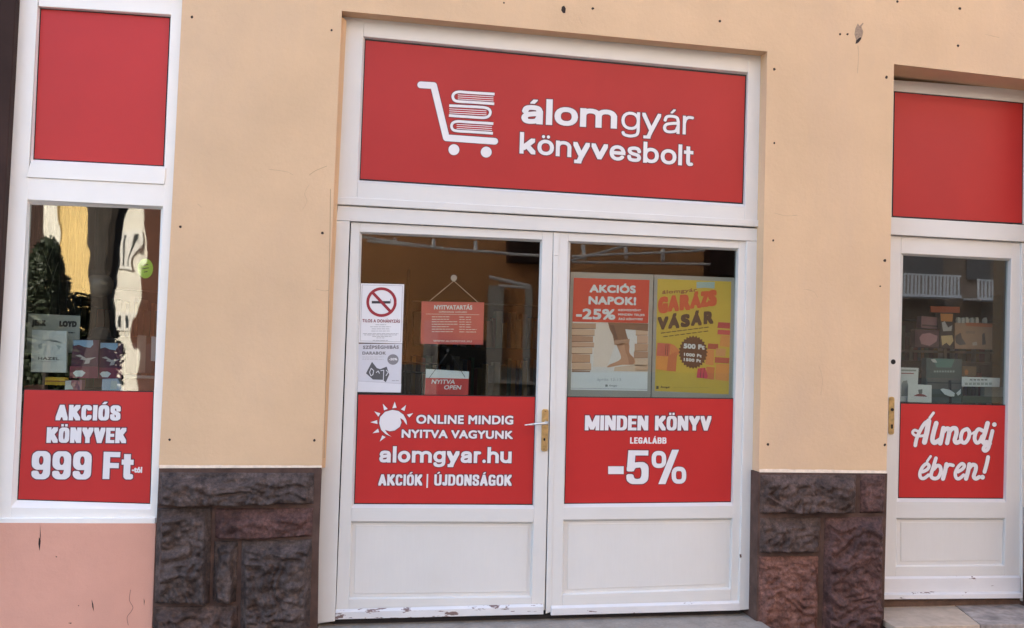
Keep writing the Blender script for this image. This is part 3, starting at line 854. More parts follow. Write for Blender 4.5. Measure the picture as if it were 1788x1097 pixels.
def leaf(parent, outer, glass, panel, mid_h, kick, Yl=YL, Yg=YG, gm=None, bw=4):
    gi = grow(glass, bw, bw, bw, bw + 2)
    inner = [gi[0], gi[1], panel[2], panel[3]]
    oTL, oTR, oBR, oBL = outer
    a = isect(gi[0], panel[3], oTL, oTR); b = isect(gi[1], panel[2], oTL, oTR)
    c = isect(gi[1], panel[2], oBL, oBR); d = isect(gi[0], panel[3], oBL, oBR)
    Q('stile', [oTL, a, d, oBL], Yl, 0.045, M_white, parent, 0.0025)
    Q('stile', [b, oTR, oBR, c], Yl, 0.045, M_white, parent, 0.0025)
    Q('top_rail', [a, b, gi[1], gi[0]], Yl + 0.0008, 0.044, M_whiteh, parent, 0.0025)
    mb = [gi[3], gi[2], panel[1], panel[0]]
    Q('middle_rail', mb, Yl + 0.0008, 0.044, M_whiteh, parent, 0.0025)
    Q('bottom_rail', [panel[3], panel[2], c, d], Yl + 0.0008, 0.044, M_whiteh, parent, 0.0025)
    bead(parent, grow(gi, 0.5, 0.5, 0.5, 0.5), Yl + 0.001, glass, Yg - 0.001, M_white)
    pane(parent, glass, Yg, gm or M_glass)
    pin = grow(panel, -9, -7, -8, -9)
    bead(parent, grow(panel, 0.5, 0.5, 0.5, 0.5), Yl + 0.004, grow(panel, -2, -3, -2, -3), Yl + 0.022, M_white, 'panel_moulding')
    Q('lower_panel', grow(panel, 2, 2, 2, 2), Yl + 0.022, 0.015, M_white, parent)
    Q('raised_field', pin, Yl + 0.018, 0.0045, M_white, parent, 0.002)
    if kick:
        kq, km = kick
        V0 = [at(p[0], p[1], Yl - 0.018) for p in kq]
        # weather bar with a sloping top
        t = 0.0175
        A, B, C_, D_ = V0
        up = Vector((0, 0.0165, 0.012))
        V = [A, B, C_, D_, A + up, B + up, C_ + Vector((0, t, 0)), D_ + Vector((0, t, 0))]
        mk('weather_bar', V, [(0, 1, 2, 3), (0, 4, 5, 1), (4, 7, 6, 5), (3, 2, 6, 7), (0, 3, 7, 4), (1, 5, 6, 2)], km, parent, 0.002)

gL = [(632, 409), (943, 423), (930, 882), (618, 880.5)]
gR = [(996, 425), (1286, 438), (1277, 877), (985, 880)]
ll = thing('door', base_of([(585, 1082), (950, 1073)], YL), 'left door leaf with brass handle, peeling paint along its bottom bar and no smoking notice', 'door', 'leaves of the double shop door')
leaf(ll, [(613, 388), (966, 405.5), (951, 1066), (586, 1076)], gL, [(612.5, 910.5), (931, 912), (927.5, 1043), (609, 1046.5)], 0,
     ([(586, 1069.5), (949, 1059.5), (949, 1073), (585, 1082)], M_chip))
lr = thing('door', base_of([(954, 1076), (1290, 1062)], YL), 'right door leaf with the two sale posters behind its glass', 'door', 'leaves of the double shop door')
leaf(lr, [(966.6, 405.5), (1304, 421), (1291.5, 1060), (953.5, 1068)], gR, [(983, 908), (1279, 905), (1276, 1029), (981.5, 1039)], 0,
     ([(963, 1063), (1292, 1053.5), (1292, 1066), (962, 1075)], M_chip2))
Q('cover_strip', [(966.8, 406.5), (977, 407), (975, 446), (966, 446)], YL - 0.006, 0.006, M_white, lr, 0.002)
Q('cover_strip', [(966, 446.3), (974.8, 446.5), (961.5, 1069), (952.8, 1072)], YL - 0.004, 0.004, M_white, lr, 0.002)
Q('floor_gap_strip', [(583, 1076), (1293, 1056), (1293, 1085), (583, 1094)], YL + 0.03, 0.03, M_dark, df)  # dark strip filling the gap under both leaves
# brass handle
mH = mapper(900, 690, 7.84)
def rounded(pts_c, w, h, n=8, r=0.5, sk=(0, 0)):
    out = []
    cx, cy = pts_c
    rr = min(w, h) * r
    for (sx, sy, a0) in ((1, -1, -90), (1, 1, 0), (-1, 1, 90), (-1, -1, 180)):
        for k in range(n + 1):
            a = math.radians(a0 + 90 * k / n)
            x = sx * (w / 2 - rr) + rr * math.cos(a); y = sy * (h / 2 - rr) + rr * math.sin(a)
            out.append((cx + x - y * sk[0], cy + y))
    return out
hp = Q('handle_plate', rounded((951.6, 751.5), 11.4, 74, 4, 0.35, (0.022, 0)), YL - 0.010, 0.0095, M_brass, ll, 0.0015)
def on(Yp, x, y): return at(x, y, Yp)
R0 = on(YL - 0.010, 952.5, 737.5)
V, F = tube_geo(R0 + Vector((0, 0.002, 0)), R0 + Vector((0, -0.042, 0)), 0.0085, n=16)
G = [(V, F)]
E1 = R0 + Vector((0, -0.042, 0)); E2 = at(916, 742.5, YL - 0.065)
V, F = tube_geo(E1 + Vector((0.008, 0, 0)), E1 * 0.4 + E2 * 0.6, 0.0082, 0.0062, 14); G.append((V, F))
V, F = tube_geo(E1 * 0.4 + E2 * 0.6, E2, 0.0062, 0.0028, 14); G.append((V, F))
V, F = merge(G)
o = mk('handle', V, F, M_alu, ll); o.data.shade_smooth()
Q('keyhole', rounded((950.6, 767.5), 3.2, 5.0, 4, 0.5), YL - 0.0112, 0.001, M_black, ll)
for (x, y) in ((952.4, 718.5), (950, 784.5)):
    Q('screw', rounded((x, y), 2.2, 2.2, 3, 0.5), YL - 0.0108, 0.0008, mat('screw_brass', (0.3, 0.2, 0.09), 0.5, metal=0.8), ll)

# signs stuck on the glass of the leaves
YP = YG - 0.0035
s1 = red_sign([(625, 688.5), (935, 692.5), (930, 881), (618.5, 879.5)], YP, 'red window sticker on the left leaf with sun drawing and web address', 1.0)
m4 = mapper(600, 670, 4.705)
Yt = YP - 0.0008
kw = dict(m=M_letter, parent=s1, halo=HAL * 0.8)
lettering('ONLINE MINDIG', (726.5, 740), (896, 741.5), 15.5, Yt, bold=0.05, spacing=1.06, **kw)
lettering('NYITVA VAGYUNK', (701, 764.6), (895.5, 766.8), 14.5, Yt, bold=0.055, spacing=1.06, **kw)
word('alomgyar.hu', (662, 807.7), (893, 809), 28.5, Yt, wx=0.22, wy=0.19, gap=0.09, ex=2.1, **kw)
word('AKCIÓK', (660.5, 848), (737, 848), 19.5, Yt, wx=0.22, wy=0.17, gap=0.075, **kw)
word('ÚJDONSÁGOK', (758, 848), (893, 848.5), 19.5, Yt, wx=0.22, wy=0.17, gap=0.075, **kw)
Q('lettering', [(745.2, 828), (747.8, 828), (747, 852), (744.4, 852)], Yt, 0.0005, M_letter, s1)
sun_body = [(395, 437), (345, 415), (308, 380), (292, 325), (300, 275), (340, 232), (400, 216), (450, 225), (492, 256), (515, 298), (521, 340), (507, 325), (492, 300), (465, 283), (475, 320), (462, 355), (420, 385), (378, 392), (340, 380), (354, 402), (372, 422)]
SUNP = [(sun_body, m4(400, 310))]
G = [([at(*m4(*p), Yt) for p in sun_body], [tuple(range(len(sun_body)))])]
for t3 in ([(220, 318), (275, 300), (278, 332)], [(252, 228), (302, 245), (285, 272)], [(322, 165), (362, 208), (332, 220)], [(420, 148), (435, 198), (400, 203)],
           [(513, 175), (500, 225), (470, 212)], [(572, 242), (540, 278), (520, 255)], [(237, 408), (283, 370), (292, 400)], [(297, 475), (318, 425), (345, 440)]):
    G.append(([at(*m4(*p), Yt) for p in t3], [(0, 1, 2)])); SUNP.append((t3, m4(sum(p[0] for p in t3) / 3, sum(p[1] for p in t3) / 3)))
V, F = merge(G); mk('sun_mark', V, F, M_letter, s1)
V, F = merge([([Vector((q.x, q.y + 0.0007, q.z)) for q in [at(*(Vector(m4(*p)) + (Vector(m4(*p)) - Vector(c_)).normalized() * 1.2), Yt) for p in poly_]], [tuple(range(len(poly_)))]) for poly_, c_ in SUNP]); mk('mark_halo', V, F, M_halo, s1)

s2 = red_sign([(990, 693), (1281, 696), (1276.5, 876.5), (985.5, 879.5)], YP, 'red window sticker on the right leaf offering five percent off every book', 1.0)
kw = dict(m=M_letter, parent=s2, halo=HAL)
word('MINDEN KÖNYV', (1021, 751.5), (1241.5, 752), 26, Yt, wx=0.26, wy=0.19, gap=0.06, sp=0.36, **kw)
word('LEGALÁBB', (1100, 774.8), (1163.5, 775), 11, Yt, wx=0.24, wy=0.19, gap=0.10, m=M_letter, parent=s2)
word('5', (1093, 845.5), (1132, 845.5), 59, Yt, wx=0.22, wy=0.15, **kw)
def percent(add, Y, m, name):
    G = []
    for (cx_, cy_, rx, ry) in ((1150.5, 802.5, 9, 11.2), (1185.5, 830, 9, 11.2)):
        pts = [(cx_ + (p[0]) * rx, cy_ + p[1] * ry) for p in sarc(0, 0, 1, 1, 0, 360, 2.8, 24)]
        G += ribbon_geo(pts, 7.6 + add, Y - len(G) * 1e-6, cap=True, step=1e-6)
    c = [(1173.5 - add / 2, 785.5 - add / 2), (1185.5 + add / 2, 785.5 - add / 2), (1162 + add / 2, 845.5 + add / 2), (1149.5 - add / 2, 845.5 + add / 2)]
    G.append(([at(p[0], p[1], Y - 0.0002) for p in c], [(0, 1, 2, 3)]))
    V, F = merge(G); mk(name, V, F, m, s2)
percent(0, Yt - 0.0003, M_letter, 'lettering')
percent(2.0, Yt + 0.0006, M_halo, 'lettering_halo')
Q('lettering', [(1062, 814.5), (1089, 814.5), (1089, 828), (1062, 828)], Yt, 0.0005, M_letter, s2)
Q('lettering_halo', [(1061, 813.5), (1090, 813.5), (1090, 829), (1061, 829)], Yt + 0.0006, 0.0002, M_halo, s2)

# ---------------------------------------------------------------- LEFT shop window
YWF, YWG = 0.028, 0.062
lw = thing('shop_window', base_of([(0, 915), (272, 915)], YWF), 'tall white framed display window left of the doors with books behind wavy glass', 'window')
oTL, oTR, oBR, oBL = (28.5, -14), (319, 4), (271.5, 914), (-22, 912)
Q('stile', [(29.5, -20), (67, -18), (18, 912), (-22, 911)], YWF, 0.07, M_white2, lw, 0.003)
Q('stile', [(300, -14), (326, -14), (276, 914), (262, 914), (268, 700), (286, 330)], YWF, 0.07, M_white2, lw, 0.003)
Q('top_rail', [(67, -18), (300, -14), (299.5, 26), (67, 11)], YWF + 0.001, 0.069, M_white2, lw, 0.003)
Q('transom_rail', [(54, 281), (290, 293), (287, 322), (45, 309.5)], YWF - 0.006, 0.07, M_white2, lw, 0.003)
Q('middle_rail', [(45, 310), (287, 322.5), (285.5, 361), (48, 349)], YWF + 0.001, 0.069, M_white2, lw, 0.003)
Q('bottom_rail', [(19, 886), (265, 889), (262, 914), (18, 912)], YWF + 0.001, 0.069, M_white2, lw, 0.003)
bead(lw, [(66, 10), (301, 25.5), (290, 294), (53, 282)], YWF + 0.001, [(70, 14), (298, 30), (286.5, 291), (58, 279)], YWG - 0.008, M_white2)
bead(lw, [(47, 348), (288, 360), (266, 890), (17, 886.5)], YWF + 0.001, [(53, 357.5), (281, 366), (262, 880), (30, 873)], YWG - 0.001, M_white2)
pane(lw, [(53, 357), (281, 365), (262, 880), (30, 873)], YWG, M_glassw)
pane(lw, [(70, 14), (298, 30), (286.5, 291), (58, 279)], YWG, M_glass)
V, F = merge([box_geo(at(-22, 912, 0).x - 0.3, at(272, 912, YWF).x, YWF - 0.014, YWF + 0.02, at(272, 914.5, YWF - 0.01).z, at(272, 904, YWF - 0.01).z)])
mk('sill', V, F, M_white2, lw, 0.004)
tp = red_sign([(70.5, 14.5), (297.5, 30.5), (286, 290.5), (58.5, 278.5)], YWG - 0.005, 'plain red panel in the top light of the left window', 1.6)
s3 = red_sign([(42, 680), (268, 684), (262, 879.5), (31, 872.5)], YWG - 0.004, 'red window sticker on the left window advertising books from 999 Ft', 1.0)
Yt3 = YWG - 0.0048
kw = dict(m=M_letter, parent=s3, halo=HAL)
word('AKCIÓS', (97, 734), (210, 734.6), 27, Yt3, wx=0.27, wy=0.20, gap=0.06, **kw)
word('KÖNYVEK', (81, 773.3), (220, 774), 27, Yt3, wx=0.27, wy=0.20, gap=0.05, **kw)
word('999', (54, 837), (158.5, 837.5), 49.5, Yt3, wx=0.23, wy=0.17, gap=0.065, ex=2.8, **kw)
word('Ft', (179, 836.5), (232, 837.5), 47.5, Yt3, wx=0.235, wy=0.19, gap=0.06, ex=2.8, **kw)
lettering('-tól', (230, 825), (248, 826), 10.5, Yt3, bold=0.07, spacing=1.1, ref='l', m=M_letter, parent=s3)
# dark neighbour left of the window
nb = thing('wooden_shutter', (W_tl.x - 0.3, -0.02, 0.0), 'dark brown wooden shutter case left of the display window', 'shutter')
Q('shutter_board', [at(29, -30, -0.03), at(20, 140, -0.03), at(-4, 560, -0.03), at(-30, 1000, -0.03), at(-30, 1000, -0.03) - Vector((0.13, 0, 0)), at(29, -30, -0.03) - Vector((0.13, 0, 0))], -0.03, 0.06, M_brown, nb, 0.004)
Q('shutter_board', [at(29, -30, -0.02) - Vector((0.135, 0, 0)), at(-30, 1000, -0.02) - Vector((0.135, 0, 0)), at(-30, 1000, -0.02) - Vector((0.40, 0, 0)), at(29, -30, -0.02) - Vector((0.30, 0, 0))], -0.02, 0.06, M_brown, nb, 0.004)

# ---------------------------------------------------------------- RIGHT door
YRF, YRL, YRG = 0.20, 0.215, 0.243
rf = thing('door_frame', base_of([(1547, 1046), (1788, 1046)], YRF), 'white painted frame with red top light over the right side door', 'door frame')
XR = 26  # the picture stops before the right edge; the frame goes on behind it
Q('top_rail', [(1540, 138), (1840, 160), (1840, 184), (1540, 157)], YRF, 0.07, M_whiteh, rf, 0.003)
Q('stile', [(1535, 157), (1561, 159), (1557, 379), (1533, 378)], YRF, 0.07, M_white, rf, 0.003)
Q('stile', [(1788.5, 181), (1840, 186), (1840, 396), (1786.5, 392)], YRF, 0.07, M_white, rf, 0.003)
Q('transom_rail', [(1533, 378), (1840, 396), (1840, 425), (1533, 408.5)], YRF - 0.01, 0.08, M_whiteh, rf, 0.003)
pane(rf, [(1562, 160), (1786.5, 180), (1785.5, 391), (1558, 378)], YRF + 0.015, M_glass)
Q('frame_post', [(1784, 424), (1840, 428), (1836, 1055), (1784, 1050)], YRF, 0.08, M_white, rf, 0.003)
Q('frame_post', [(1528, 409), (1552, 411), (1546, 1046), (1524, 1046)], YRF, 0.08, M_white, rf, 0.003)
rp = red_sign([(1561.5, 160), (1786.5, 180), (1785.5, 391), (1558, 378.5)], YRF + 0.004, 'plain red panel in the top light over the right door', 1.4, M_redb)
rd = thing('door', base_of([(1548, 1036), (1783, 1036)], YRL), 'single white side door at the right with books behind its glass', 'door')
gD = [(1577, 446.5), (1762, 456), (1756, 871), (1568, 870)]
leaf(rd, [(1545, 411), (1783.5, 424), (1783, 1036), (1545, 1037)], gD, [(1564, 905), (1760, 905), (1754, 988), (1564, 990)], 0, None, YRL, YRG, gm=M_glassr)
def wbar(par, q, Y, m, name, proud=0.012, top=0.01):
    A, B, C_, D_ = [at(p[0], p[1], Y - proud) for p in q]
    up = Vector((0, proud - 0.001, top))
    V = [A, B, C_, D_, A + up, B + up, C_ + Vector((0, proud - 0.001, 0)), D_ + Vector((0, proud - 0.001, 0))]
    mk(name, V, [(0, 1, 2, 3), (0, 4, 5, 1), (4, 7, 6, 5), (3, 2, 6, 7), (0, 3, 7, 4), (1, 5, 6, 2)], m, par, 0.002)
wbar(rd, [(1546, 1011), (1782, 1009), (1782, 1034), (1546, 1036)], YRL, M_chip2, 'weather_bar', 0.012, 0.012)
wbar(rf, [(1543, 1039), (1786, 1037), (1786, 1045), (1543, 1047)], YRL - 0.01, M_chip2, 'threshold_bar', 0.03, 0.006)
Q('threshold_wood', [(1540, 1045), (1800, 1043), (1800, 1066), (1540, 1068)], YRL + 0.0, 0.05, M_wood, rf)
# brass plate and holes on the side door
hp2 = Q('handle_plate', rounded((1557, 726), 9.6, 66, 4, 0.4, (0.01, 0)), YRL - 0.007, 0.0065, M_brass, rd, 0.0012)
for (x, y, w, h) in ((1558.2, 715.5, 5.8, 5.2), (1557.6, 745, 3.4, 8.0)):
    Q('keyhole', rounded((x, y), w, h, 5, 0.5), YRL - 0.0085, 0.001, M_black, rd)
Q('spy_hole', rounded((1559.8, 632), 8.2, 8.6, 6, 0.5), YRL - 0.0015, 0.001, M_black, rd)
Q('lock_cylinder', rounded((1556.3, 755.5), 5.5, 5.5, 5, 0.5), YRL - 0.011, 0.003, M_brass, rd)
s4 = red_sign([(1572.5, 704), (1757.5, 707.5), (1755.5, 870.5), (1568.5, 869.5)], YRG - 0.0035, 'red window sticker on the right door with white script lettering', 1.0)
Ys = YRG - 0.0043
m7 = mapper(1530, 670, 4.771)
strokes = [([(477, 244), (446, 286)], 20), ([(325, 515), (338, 455), (368, 388), (405, 330), (440, 312)], 27), ([(437, 312), (422, 400), (402, 488)], 38),
    ([(425, 425), (370, 437), (322, 430), (303, 408), (318, 388), (345, 396)], 20),
    ([(500, 330), (480, 400), (468, 465), (482, 492), (512, 480), (535, 465)], 34),
    ([(560, 372), (548, 430), (533, 497)], 34), ([(556, 405), (580, 378), (606, 380), (606, 420), (590, 495)], 32), ([(610, 400), (634, 374), (664, 376), (668, 415), (654, 470), (668, 492), (697, 482)], 32),
    ([(757, 378), (776, 405), (768, 455), (740, 492), (712, 482), (706, 440), (722, 395), (757, 378)], 28), ([(765, 400), (792, 418), (820, 402)], 16),
    ([(885, 392), (852, 380), (828, 412), (820, 462), (836, 492), (862, 482), (882, 440)], 28), ([(928, 330), (906, 410), (888, 470), (897, 493), (920, 488)], 34),
    ([(968, 395), (950, 470), (932, 540), (908, 560), (893, 545), (910, 515), (948, 498)], 28),
    ([(453, 606), (424, 648)], 18),
    ([(385, 735), (425, 715), (440, 685), (420, 667), (388, 692), (365, 740), (368, 780), (396, 790), (435, 762)], 25),
    ([(497, 622), (474, 700), (456, 765), (478, 790), (515, 782), (538, 735), (532, 692), (508, 684), (480, 712)], 27),
    ([(585, 672), (572, 735), (556, 792)], 31), ([(580, 705), (606, 676), (640, 682)], 25),
    ([(680, 735), (718, 712), (734, 684), (714, 667), (684, 692), (660, 740), (664, 782), (690, 792), (728, 762)], 25),
    ([(776, 672), (764, 735), (748, 792)], 31), ([(772, 708), (800, 677), (828, 685), (828, 720), (812, 772), (830, 792), (858, 778)], 29),
    ([(932, 612), (920, 670), (902, 735)], 28)]
def script(wadd, Y, m, name):
    G = []; k = 0
    for pts, w in strokes:
        sp = smooth_line([m7(*p) for p in pts], 5) if len(pts) > 2 else [m7(*p) for p in pts]
        G += ribbon_geo(sp, w * 1.14 / 4.771 + wadd, Y - k * 4e-6, step=2e-6); k += 1
    for (x, y, r) in ((984, 341, 19), (885, 780, 20)):
        c = m7(x, y)
        G += ribbon_geo([c, (c[0] + 0.1, c[1])], 2 * r / 4.771 + wadd, Y - k * 4e-6)
    V, F = merge(G)
    return mk(name, V, F, m, s4)
script(0, Ys - 0.0002, M_letter, 'lettering')
script(2.0, Ys + 0.0005, M_halo, 'lettering_halo')

# ================================================================ GROUND
def ground_sheet(name, x0, x1, y0, y1, z, m, t=0.3):
    return tag(box(name, x0, x1, y0, y1, z - t, z, m), kind='structure')
zs = at(750, 1086, 0.09).z                # top of the door step
ground_sheet('ground', -150, 150, -150, 150, -0.16, M_asph, 0.2)
ground_sheet('pavement', -60, 60, -2.6, -0.0, 0.0, M_pave, 0.155)
tag(box('kerb', -60, 60, -2.76, -2.605, -0.155, 0.002, M_step, bev=0.01), kind='structure')
ground_sheet('road', -60, 60, -8.2, -2.765, -0.14, M_asph, 0.016)
ground_sheet('far_pavement', -60, 60, -11.3, -8.2, 0.0, M_pave, 0.155)
st = thing('door_step', (at(750, 1086, 0).x, -0.2, 0), 'worn grey stone step with rounded corner under the double door', 'step')
xl, xrr = at(556, 1090, 0.05).x - 0.02, at(1318, 1080, 0.05).x + 0.01
outl = [(xl, 0.30), (xl, -0.36)] + [(xrr - 0.02 + 0.10 * (math.sin(t) - 1) + 0.02, -0.26 - 0.10 * math.cos(t)) for t in [k * math.pi / 2 / 8 for k in range(9)]] + [(xrr, 0.30)]
n = len(outl)
zR = at(1290, 1072, 0.09).z
ztop = lambda x: zs - 0.012 + (zR - zs) * max(0.0, min(1, (x - xl) / (xrr - xl)))
V = [Vector((x, y, ztop(x))) for x, y in outl] + [Vector((x, y, 0)) for x, y in outl]
o = mk('step_slab', V, [tuple(range(n)), tuple(reversed(range(n, 2 * n)))] + [(i, (i + 1) % n, n + (i + 1) % n, n + i) for i in range(n)], M_step, st, 0.008, seg=3)
s2t = thing('door_step', (at(1700, 1080, 0).x, -0.1, 0), 'higher step of beige and grey stone slabs under the right side door', 'step')
zq = at(1660, 1058, 0.21).z
def onz(px, py, z):
    d = fwd + RT * ((px - IMG_W / 2) / FOC) - UP * ((py - IMG_H / 2) / FOC)
    t = (z - CAM.z) / d.z
    return CAM + d * t
A = Vector((at(1543, 1058, 0.22).x, 0.30, zq)); B0 = onz(1542, 1082, zq); C0 = onz(1563, 1095, zq)
D0 = onz(1711, 1091, zq); E0 = onz(1676, 1058, zq); E0 = Vector((E0.x, 0.30, zq))
xe = D_tr.x - 0.01
def slab(nm, pts, m):
    k = len(pts)
    V = [Vector((p.x, p.y, zq)) for p in pts] + [Vector((p.x, p.y, zq - 0.035)) for p in pts]
    mk(nm, V, [tuple(range(k)), tuple(reversed(range(k, 2 * k)))] + [(i, (i + 1) % k, k + (i + 1) % k, k + i) for i in range(k)], m, s2t, 0.003)
slab('slab', [A, B0, C0, D0, E0], M_tileA)
g = Vector((0.006, 0, 0))
slab('slab', [E0 + g, D0 + g, Vector((xe, D0.y - 0.02, zq)), Vector((xe, 0.30, zq))], M_tileB)
yf = C0.y + 0.01
V = [Vector((p.x, p.y, h)) for h in (zq - 0.036, 0) for p in (Vector((A.x + 0.005, 0.30, 0)), B0 + Vector((0.01, 0.01, 0)), C0 + Vector((0.01, 0.015, 0)), Vector((xe, D0.y, 0)), Vector((xe, 0.30, 0)))]
mk('step_base', V, [(0, 1, 2, 3, 4), (9, 8, 7, 6, 5)] + [(i, (i + 1) % 5, 5 + (i + 1) % 5, 5 + i) for i in range(5)], M_mortar, s2t)

# ================================================================ ACROSS THE STREET (seen mirrored in the panes)
def refl(px, py, Yv, yg=0.13):
    """place of a thing across the street that is mirrored in a pane at yg and seen at a spot of the picture"""
    p = at(px, py, Yv)
    return Vector((p.x, 2 * yg - p.y, p.z))
M_orange = plaster_mat('orange_plaster', (0.56, 0.27, 0.12), (0.42, 0.22, 0.11))
M_palewall = plaster_mat('pale_cool_plaster', (0.50, 0.41, 0.33), (0.45, 0.38, 0.31))
M_greyst = mat('grey_render', (0.16, 0.15, 0.145), 0.9, 0.15, 3, 0.3, 30)
M_cream = plaster_mat('cream_plaster', (0.74, 0.70, 0.62), (0.6, 0.55, 0.48))
M_yellow = plaster_mat('yellow_plaster', (0.66, 0.47, 0.20), (0.55, 0.4, 0.2))
M_shutter = mat('dark_window_glass', (0.03, 0.035, 0.04), 0.15, 0.1, 3)
YO = -11.3
oh = thing('apartment_building', (4, YO, 0), 'orange apartment house with balconies across the street, mirrored in the door panes', 'building')
xo0 = refl(600, 600, 0.26 - YO).x
xm = refl(1480, 600, 0.26 - YO).x
box('wall', xo0, xm, YO - 0.6, YO, 0.0, 4.35, M_orange, oh)
box('side_wing', xm + 0.001, 26, YO - 0.6, YO, 0.0, 4.35, mat('taupe_plaster', (0.26, 0.20, 0.155), 0.9, 0.15, 1.5), oh)
box('upper_wall', xo0, 26, YO - 0.6, YO, 4.352, 12.0, M_palewall, oh)  # unseen upper storeys, coloured pale to cool the light bounced onto the shop
box('cornice', xo0 - 0.02, 26.02, YO + 0.001, YO + 0.12, 4.30, 4.42, M_palewall, oh)
box('plinth', xo0 - 0.03, 26.03, YO + 0.002, YO + 0.08, 0.0, refl(800, 640, 0.26 - YO).z, M_greyst, oh)
box('roof', xo0 - 0.3, 26.3, YO - 8, YO + 0.5, 12.0, 12.3, M_brown, oh)
def window(par, x0, x1, y, z0, z1, dy=0.04, m=M_white):
    f = box('window', x0, x1, y, y + dy, z0, z1, m, par)
    w = x1 - x0
    for k in (0, 1):
        a = x0 + 0.07 + k * (w / 2 - 0.02); b_ = a + w / 2 - 0.12
        box('window_pane', a, b_, y + dy + 0.001, y + dy + 0.006, z0 + 0.08, z1 - 0.08, M_shutter, f)
for k in range(5):
    xx = xo0 + 2.2 + k * 3.6
    for zz in (4.6, 8.0):
        window(oh, xx, xx + 1.3, YO + 0.001, zz, zz + 1.7)
def oboard(name, px0, py0, px1, py1, dy, m, bottom=False):
    a, b_ = refl(px0, py0, 0.26 - YO), refl(px1, py1, 0.26 - YO)
    return box(name, min(a.x, b_.x), max(a.x, b_.x), YO + 0.082, YO + 0.082 + dy, 0.0 if bottom else min(a.z, b_.z), max(a.z, b_.z), m, oh)
M_portal = mat('pale_portal_stone', (0.40, 0.37, 0.33), 0.8, 0.1, 3)
oboard('doorway', 768, 592, 846, 690, 0.02, M_black, True)
oboard('portal_post', 741, 560, 750, 690, 0.10, M_portal, True)
oboard('portal_post', 753, 560, 761, 690, 0.08, M_portal, True)
oboard('portal_post', 852, 500, 872, 690, 0.05, M_portal, True)
oboard('portal_post', 915, 500, 921, 690, 0.05, M_portal, True)
oboard('added_dark_board', 884, 420, 946, 462, 0.3, M_brown)  # dark boards added to darken the mirrored top corners of both panes
oboard('added_dark_board', 1226, 436, 1290, 486, 0.3, M_brown)
oboard('ledge', 852, 664, 945, 671, 0.25, M_portal)
M_planter = mat('pale_corrugated_sheet', (0.80, 0.84, 0.88), 0.5, 0.1, 5)
def balcony(pts, label=None):
    a, b_, c, d = [refl(p[0], p[1], 0.49 - YO - 0.5, 0.243) for p in pts]
    y = a.y
    z0, z1 = min(c.z, d.z), max(a.z, b_.z)
    x0, x1 = sorted((a.x, b_.x))
    G = [box_geo(x0, x1, y - 0.45, y - 0.02, z0, z0 + 0.04), box_geo(x0, x1, y - 0.03, y, z1 - 0.03, z1), box_geo(x0, x1, y - 0.03, y, z0, z0 + 0.05)]
    V, F = merge(G); mk('balcony', V, F, M_planter, oh)
    nS = int((x1 - x0) / 0.075)
    for i in range(nS):
        xa = x0 + i * (x1 - x0) / nS
        wv = 0.04 + 0.02 * noise.noise(Vector((i * 1.7, 3, 0)))
        G2 = box_geo(xa, xa + wv, y - 0.02 + 0.01 * (i % 2), y - 0.008 + 0.01 * (i % 2), z0 + 0.05, z1 - 0.03)
        mk('balcony_slat', G2[0], G2[1], M_planter, oh)
    w0 = x0 + 0.1
    box('window', w0, x1 - 0.1, YO + 0.001, YO + 0.05, z1 + 0.02, z1 + 0.85, M_greyst, oh)
balcony([(1578, 481), (1679, 482), (1676, 521), (1578, 517)])
balcony([(1708, 487), (1765, 491), (1763, 526), (1708, 523)])
# awning frame on the orange house
aw = thing('awning_frame', (1.5, YO + 0.5, 3.2), 'pale metal awning rails on the orange house across the street, mirrored in the door panes', 'awning frame')
M_rail = mat('pale_rail', (0.72, 0.71, 0.70), 0.4, 0.05, 5)
for a, b_ in (((630, 415), (770, 432)), ((770, 432), (940, 445)), ((640, 422), (940, 446)), ((998, 455), (1090, 430)), ((1000, 448), (1230, 437)), ((1000, 458), (1240, 462))):
    tube('rail', refl(*a, 11.0), refl(*b_, 11.0), 0.022, M_rail, aw, n=8)
for a, b_ in (((689, 418), (689, 424)), ((757, 418), (757, 433)), ((830, 421), (830, 438)), ((1019, 428), (1022, 452)), ((1093, 430), (1093, 452)), ((1158, 436), (1157, 455))):
    tube('bracket', refl(*a, 11.2), refl(*b_, 11.0), 0.035, M_rail, aw, n=8)
tube('rail', refl(855, 485, 11.0), refl(925, 500, 11.0), 0.03, M_rail, aw, n=8)
tube('rail', refl(870, 500, 11.0), refl(925, 503, 11.0), 0.025, M_rail, aw, n=8)
# sunlit cream house and yellow tower down the side street, mirrored in the left window
def house(label, name, px0, px1, Yv, z1, m, dep=5.0):
    a = refl(px0, 500, Yv, 0.06); b_ = refl(px1, 500, Yv, 0.06)
    h = thing(name, (a.x, a.y, 0), label, 'building')
    box('wall', min(a.x, b_.x), max(a.x, b_.x), a.y - dep, a.y, 0, z1, m, h)
    box('roof', min(a.x, b_.x) - 0.2, max(a.x, b_.x) + 0.2, a.y - dep - 0.2, a.y + 0.2, z1, z1 + 0.3, M_brown, h)
    return h, a, b_
h1, a, b_ = house('sunlit cream house with dark window down the side street, mirrored in the left window', 'house', 200, 256, 17.0, 9.0, M_cream)
p0, p1 = refl(216, 405, 17.0, 0.06), refl(238, 470, 17.0, 0.06)
window(h1, p0.x, p1.x, a.y + 0.001, p1.z, p0.z)
p0, p1 = refl(212, 545, 17.0, 0.06), refl(240, 585, 17.0, 0.06)
window(h1, p0.x, p1.x, a.y + 0.001, p1.z, p0.z)
h2, a, b_ = house('sunlit yellow gable house beyond the side street, mirrored in the left window', 'house', 70, 215, 22.0, 8.0, M_yellow)
p0, p1 = refl(72, 365, 21.9, 0.06), refl(106, 415, 21.9, 0.06)
